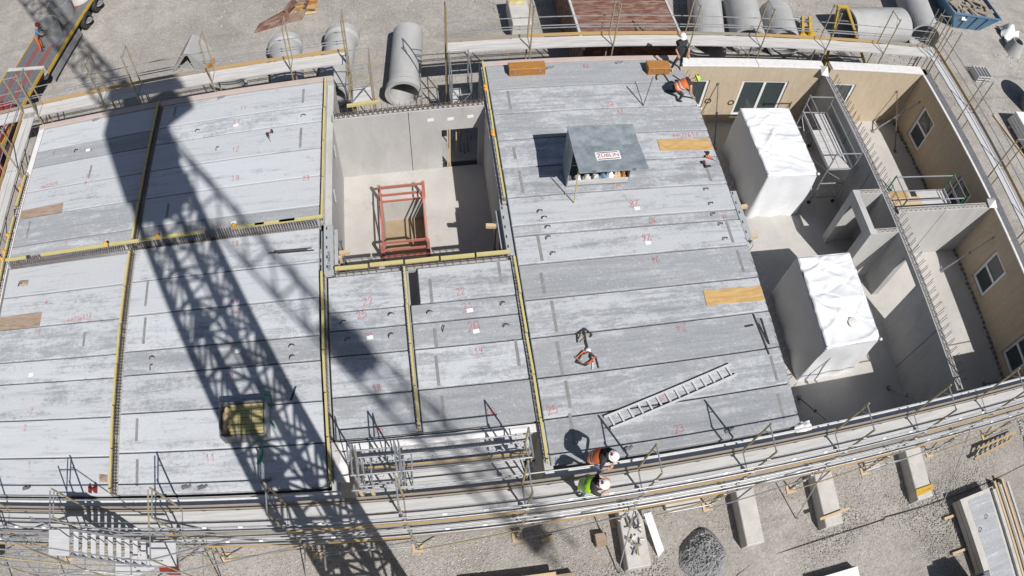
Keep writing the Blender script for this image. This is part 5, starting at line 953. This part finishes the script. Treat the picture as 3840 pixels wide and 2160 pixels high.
one('kerb_stone', MB().cbox(6.62, 7.82, 4.0, 4.2, GZ, GZ+.2, .02), 'block_concrete', 'small concrete kerb lying under the front scaffold edge', 'kerb stone'); one('kerb_stone', MB().cbox(14.35, 15.0, 3.85, 4.2, GZ, GZ+.12, .02), 'block_concrete', 'flat concrete slab piece between two ballast blocks', 'slab piece')
one('timber_scrap', MB().bar((2.55, 3.65, GZ+.05), (2.95, 3.75, GZ+.05), .12, .08), 'timber', 'short timber scrap by a scaffold foot', 'timber')
t = thing('slab_stack', 'stack of thick precast slabs with pale rim on timbers, front yard corner', 'slab stack', (18.6, 0, GZ))
for k, (dz0, dz1) in enumerate(((.10, .36), (.39, .66))): MB().poly([(17.85, 1.72), (19.66, 1.80), (20.0, -3.2), (18.4, -3.2)], GZ+dz0, GZ+dz1).build('slab', 'block_concrete', t)
MB().poly([(18.2, 1.58), (19.36, 1.64), (19.7, -3.1), (18.7, -3.1)], GZ+.661, GZ+.666).build('slab_face', 'slab', t).color = (.1, 1.15, 1, 1)
MB().poly([(19.5, 1.66), (19.66, 1.67), (20.0, -3.1), (19.84, -3.1)], GZ+.661, GZ+.80).build('rim', 'block_concrete', t)
for y in (1.2, -.2, -1.8): MB().box(17.3, 19.9, y, y+.1, GZ, GZ+.12).build('bearer', 'timber', t)
for x, y in ((18.45, .35), (18.9, .75)): MB().path(arc(x, y, .09, .1, .8), .013, 5).v and link('lifting_loop', MB().path([p+Vector((0, 0, GZ+.66)) for p in arc(x, y, .09, .1, .8)], .014, 5).mesh('lifting_loop', 'dark', wl(t)), wl(t), t)
t = thing('board_stack', 'stack of long weathered boards beside the precast slab stack', 'boards', (20.5, .4, GZ))
for k in range(6): MB().bar((20.12+k*.13, 2.0-.1*(k % 3), GZ+.3+.05*(k % 2)), (20.45+k*.13, -2.5, GZ+.3+.05*(k % 2)), .10, .09).build('board', ['timber', 'toe_wood', 'deck_worn'][k % 3], t)
for k in range(5): MB().bar((20.15+k*.15, 1.9, GZ+.1), (20.45+k*.15, -2.5, GZ+.1), .13, .16).build('board', 'toe_wood', t)
t = thing('panel_pile', 'pile of brown formwork panels at the front yard edge', 'panels', (1.4, 1.9, GZ))
for k in range(4): MB().cbox(-.3+.1*k, 2.2+.3*(k % 2)+.1*k, 1.0, 2.62-.02*k, GZ+.02+k*.12, GZ+.02+(k+1)*.12-.015, .006).build('panel', 'ply_brown' if k < 3 else 'timber', t)
MB().cbox(2.3, 3.35, 1.2, 2.48, GZ, GZ+.3, .01).build('panel', 'ply_brown', t)
t = thing('panel_pile', 'pile of pale panels in the front yard before the ballast blocks', 'panels', (12.0, -.2, GZ))
for k in range(3): MB().cbox(10.9+.1*k, 12.9, -1.4, .62-.03*k, GZ+.02+k*.14, GZ+.02+(k+1)*.14-.015, .006).build('panel', 'white_frame' if k == 2 else 'toe_wood', t)
one('shadow_caster', MB().cbox(16.5, 17.9, -2.3, -1.2, GZ, GZ+1.35, .03).box(16.9, 17.6, -2.2, -1.3, GZ+1.351, GZ+1.6), 'steel_dark', 'dark box standing in for an unseen shadow caster beside the slab stack', 'shadow caster')  # unseen body of unknown kind, box sized to drop the yard shadow
t = thing('formwork_rack', 'yellow edged formwork grid lying beyond the front scaffold', 'formwork', (20.7, 3.35, GZ))
for a, b in (((19.4, 3.1), (21.7, 3.4)), ((19.8, 3.45), (22.1, 3.65)), ): MB().bar((*a, GZ+.3), (*b, GZ+.3), .08, .1).build('edge_rail', 'toe_yellow', t)
for k in range(8): MB().bar((19.45+k*.3, 3.1+.04*k, GZ+.2), (19.85+k*.3, 3.45+.028*k, GZ+.3), .05, .06).build('cross_bar', 'steel_dark' if k % 2 else 'steel', t)
def mound(name, label, c, rx, ry, h, mat, seed, kind=None):
    n = 48; v = []
    for j in range(n+1):
        for i in range(n+1):
            a, b = i/n*2-1, j/n*2-1; r = math.hypot(a, b)*(1+.22*mnoise.noise(Vector((math.atan2(b, a)*1.1, 2.0, seed)))); e = max(0, 1-r)*(1.0+.25*mnoise.noise(Vector((a*2, b*2, seed)))); z = h*(1-(1-min(1, e*1.5))**2)*.9 if e > 0 else -.05
            z += (.10*mnoise.noise(Vector((a*5, b*5, seed)))+.06*mnoise.noise(Vector((a*13, b*13, seed)))+.04*random.uniform(-1, 1))*min(1, e*4); v.append((c[0]+a*rx, c[1]+b*ry, c[2]+z))
    m = MB(); m.add(v, [(j*(n+1)+i, j*(n+1)+i+1, (j+1)*(n+1)+i+1, (j+1)*(n+1)+i) for j in range(n) for i in range(n)]); o = one(name, m, mat, label, 'heap')
    if kind: o['kind'] = kind
mound('grit_heap', 'heap of dark grey grit in the front yard', (7.6, 2.25, GZ), .82, .92, .5, 'grit', 3, 'stuff')
P = [(23.5, 2.5), (22.3, 2.26), (20.0, 2.05), (17.66, 1.97), (16.2, 1.95), (14.69, 1.99), (14.66, 1.93), (12, 1.86), (9.44, 1.74), (8.64, 1.39), (8.3, .9), (8.2, .2)]; one('site_cable', MB().path([Vector((x, y, GZ+.03)) for x, y in P], .018, 5), 'dark', 'dark cable snaking over the front yard gravel', 'cable')
# ---------------------------------------------------------------- loose gravel
def stones(name, label, n, fn, s0, s1):
    P = np.array([fn() for _ in range(n)]); S = rng.uniform(s0, s1, n)*rng.choice([1, 1, 1, 1.7], n); base = np.array([(1, 0, 0), (-1, 0, 0), (0, 1, 0), (0, -1, 0), (0, 0, .7), (0, 0, -.5)], float)
    A = rng.uniform(0, 2*np.pi, n); J = 1+rng.uniform(-.35, .35, (n, 6, 3)); V = base[None]*J*S[:, None, None]; c, s = np.cos(A), np.sin(A); X = V[..., 0]*c[:, None]-V[..., 1]*s[:, None]; Y = V[..., 0]*s[:, None]+V[..., 1]*c[:, None]; V = np.stack([X, Y, V[..., 2]], -1)+P[:, None, :]
    F = np.array([(0, 2, 4), (2, 1, 4), (1, 3, 4), (3, 0, 4)]); F = (F[None]+6*np.arange(n)[:, None, None]).reshape(-1, 3)
    me = bpy.data.meshes.new(name); me.from_pydata(V.reshape(-1, 3).tolist(), [], F.tolist()); me.materials.append(M['stones']); o = link(name, me, (0, 0, 0)); o['kind'] = 'stuff'; tag(o, label, 'gravel'); return o
U_ = random.uniform
def f1():
    while True:
        x, y = U_(-17, 26), U_(-2.5, 4.7)
        if mnoise.noise(Vector((x*.5, y*.5, 2)))+.35*mnoise.noise(Vector((x*2, y*2, 7))) > U_(-.75, .25): return (x, y, GZ+.006)
stones('gravel', 'loose grey gravel spread over the front yard', 95000, f1, .009, .024)
stones('gravel', 'coarse stones in the strip between boarded side wall and side scaffold', 12000, lambda: (22.74+abs(random.gauss(0, 1.1)), U_(3, 21), GZ+.01+U_(0, .05)), .03, .07)
def f2():
    while True:
        x, y = U_(-24, 38), U_(20, 40)
        if mnoise.noise(Vector((x*.25, y*.25, 5))) > U_(-.3, .5): return (x, y, GZ+.02)
stones('gravel', 'scattered stones on the open ground behind the building', 14000, f2, .014, .038)
# ---------------------------------------------------------------- tower crane carrying the camera (its lattice shadow falls on the decks)
CX, CY, HB = -1.06, -1.0, .8
t = thing('tower_crane', 'yellow lattice tower crane above the site throwing the long mast shadow', 'crane', (CX, CY, GZ))
cor = [(-HB, -HB), (HB, -HB), (HB, HB), (-HB, HB)]; ZT = 22.6
MB().box(CX-2.2, CX+2.2, CY-2.2, CY+2.2, GZ, GZ+.5).build('ballast_base', 'block_concrete', t)
for x, y in cor: MB().box(CX+x-.10, CX+x+.10, CY+y-.10, CY+y+.10, GZ+.5, ZT).build('mast_chord', 'crane_yellow', t)
zs = np.arange(GZ+.5, ZT+.01, 1.6); lat = MB()
for i in range(len(zs)-1):
    z0, z1 = float(zs[i]), float(zs[i+1])
    for k in range(4):
        a, b = cor[k], cor[(k+1) % 4]; A_ = lambda p, z: (CX+p[0], CY+p[1], z); lat.bar(A_(a, z0), A_(b, z0), .075, .075)
        lat.bar(A_(a, z0), A_(b, z1), .07, .07)
        if k % 2: lat.bar(A_(b, z0), A_(a, z1), .07, .07)
    if i % 4 == 0: lat.bar((CX-HB, CY-HB, z0), (CX+HB, CY+HB, z0), .08, .08); lat.bar((CX+HB, CY-HB, z0), (CX-HB, CY+HB, z0), .08, .08); lat.box(CX-.7, CX-.1, CY-.6, CY+.2, z0+.02, z0+.05)
    lat.bar((CX-.3, CY, z0), (CX-.3, CY, z1), .04, .04); lat.bar((CX+.15, CY, z0), (CX+.15, CY, z1), .04, .04)
lat.build('mast_lattice', 'crane_yellow', t)
MB().lathe([(0, 0), (1.15, 0), (1.15, .9), (1.0, 1.1), (0, 1.1)], 20, (CX, CY, ZT)).build('slewing_ring', 'crane_yellow', t)
MB().box(CX-.95, CX+.95, CY-.95, CY+.95, ZT+1.1, ZT+6.0).build('turntable_tower', 'crane_yellow', t)
D = Vector((-.63, .777, 0)); SDv = Vector((-D.y, D.x, 0)); JZ = ZT+6.0; C3 = Vector((CX, CY, JZ))
MB().obox(C3+D*.9-SDv*1.75+Z*-1.6, D, SDv, Z, .9, .75, 1.1).build('cab', 'white_frame', t)
MB().add([C3+SDv*.7+D*.5, C3-SDv*.7+D*.5, C3-SDv*.7-D*.5, C3+SDv*.7-D*.5, C3+Z*5+SDv*.2, C3+Z*5-SDv*.2], [(0, 1, 5, 4), (2, 3, 4, 5), (1, 2, 5), (3, 0, 4), (0, 3, 2, 1)]).build('tower_head', 'crane_yellow', t)
def boom(nm, d, L, w, h, deck_=False):
    m = MB(); n = int(L/1.5)
    for s in (-1, 1): m.bar(C3+SDv*s*w/2, C3+d*L+SDv*s*w/2, .14 if not deck_ else .09, .12)
    if not deck_: m.bar(C3+Z*h, C3+d*L+Z*h, .14, .14)
    for i in range(n):
        a = d*(L*i/n); b = d*(L*(i+1)/n); m.bar(C3+a-SDv*w/2, C3+a+SDv*w/2, .08, .08); m.bar(C3+a-SDv*w/2, C3+b+SDv*w/2, .07, .07)
        if not deck_:
            for s in (-1, 1): m.bar(C3+a+SDv*s*w/2, C3+(a+b)/2+Z*h, .07, .07); m.bar(C3+(a+b)/2+Z*h, C3+b+SDv*s*w/2, .07, .07)
        else:
            pass
            for s in (-1, 1): m.bar(C3+a+SDv*s*w/2, C3+a+SDv*s*w/2+Z*1.0, .05, .05); m.bar(C3+a+SDv*s*w/2+Z, C3+b+SDv*s*w/2+Z, .03, .03)
    m.build(nm, 'crane_yellow', t)
boom('jib', D, 42, 1.4, 1.5); boom('counter_jib', -D, 25, .9, 0, True)
for k in range(2): MB().obox(C3-D*(22.5+k*.6)-Z*.8, D, SDv, Z, .14, .4, .6).build('counterweight', 'block_concrete', t)
MB().obox(C3-D*14+Z*.5, D, SDv, Z, .7, .4, .4).build('winch', 'steel_dark', t)
rod('tie_bar', C3+Z*5, C3-D*20, .05, 'crane_yellow', t); rod('tie_bar', C3+Z*5, C3+D*26+Z*1.5, .05, 'crane_yellow', t)
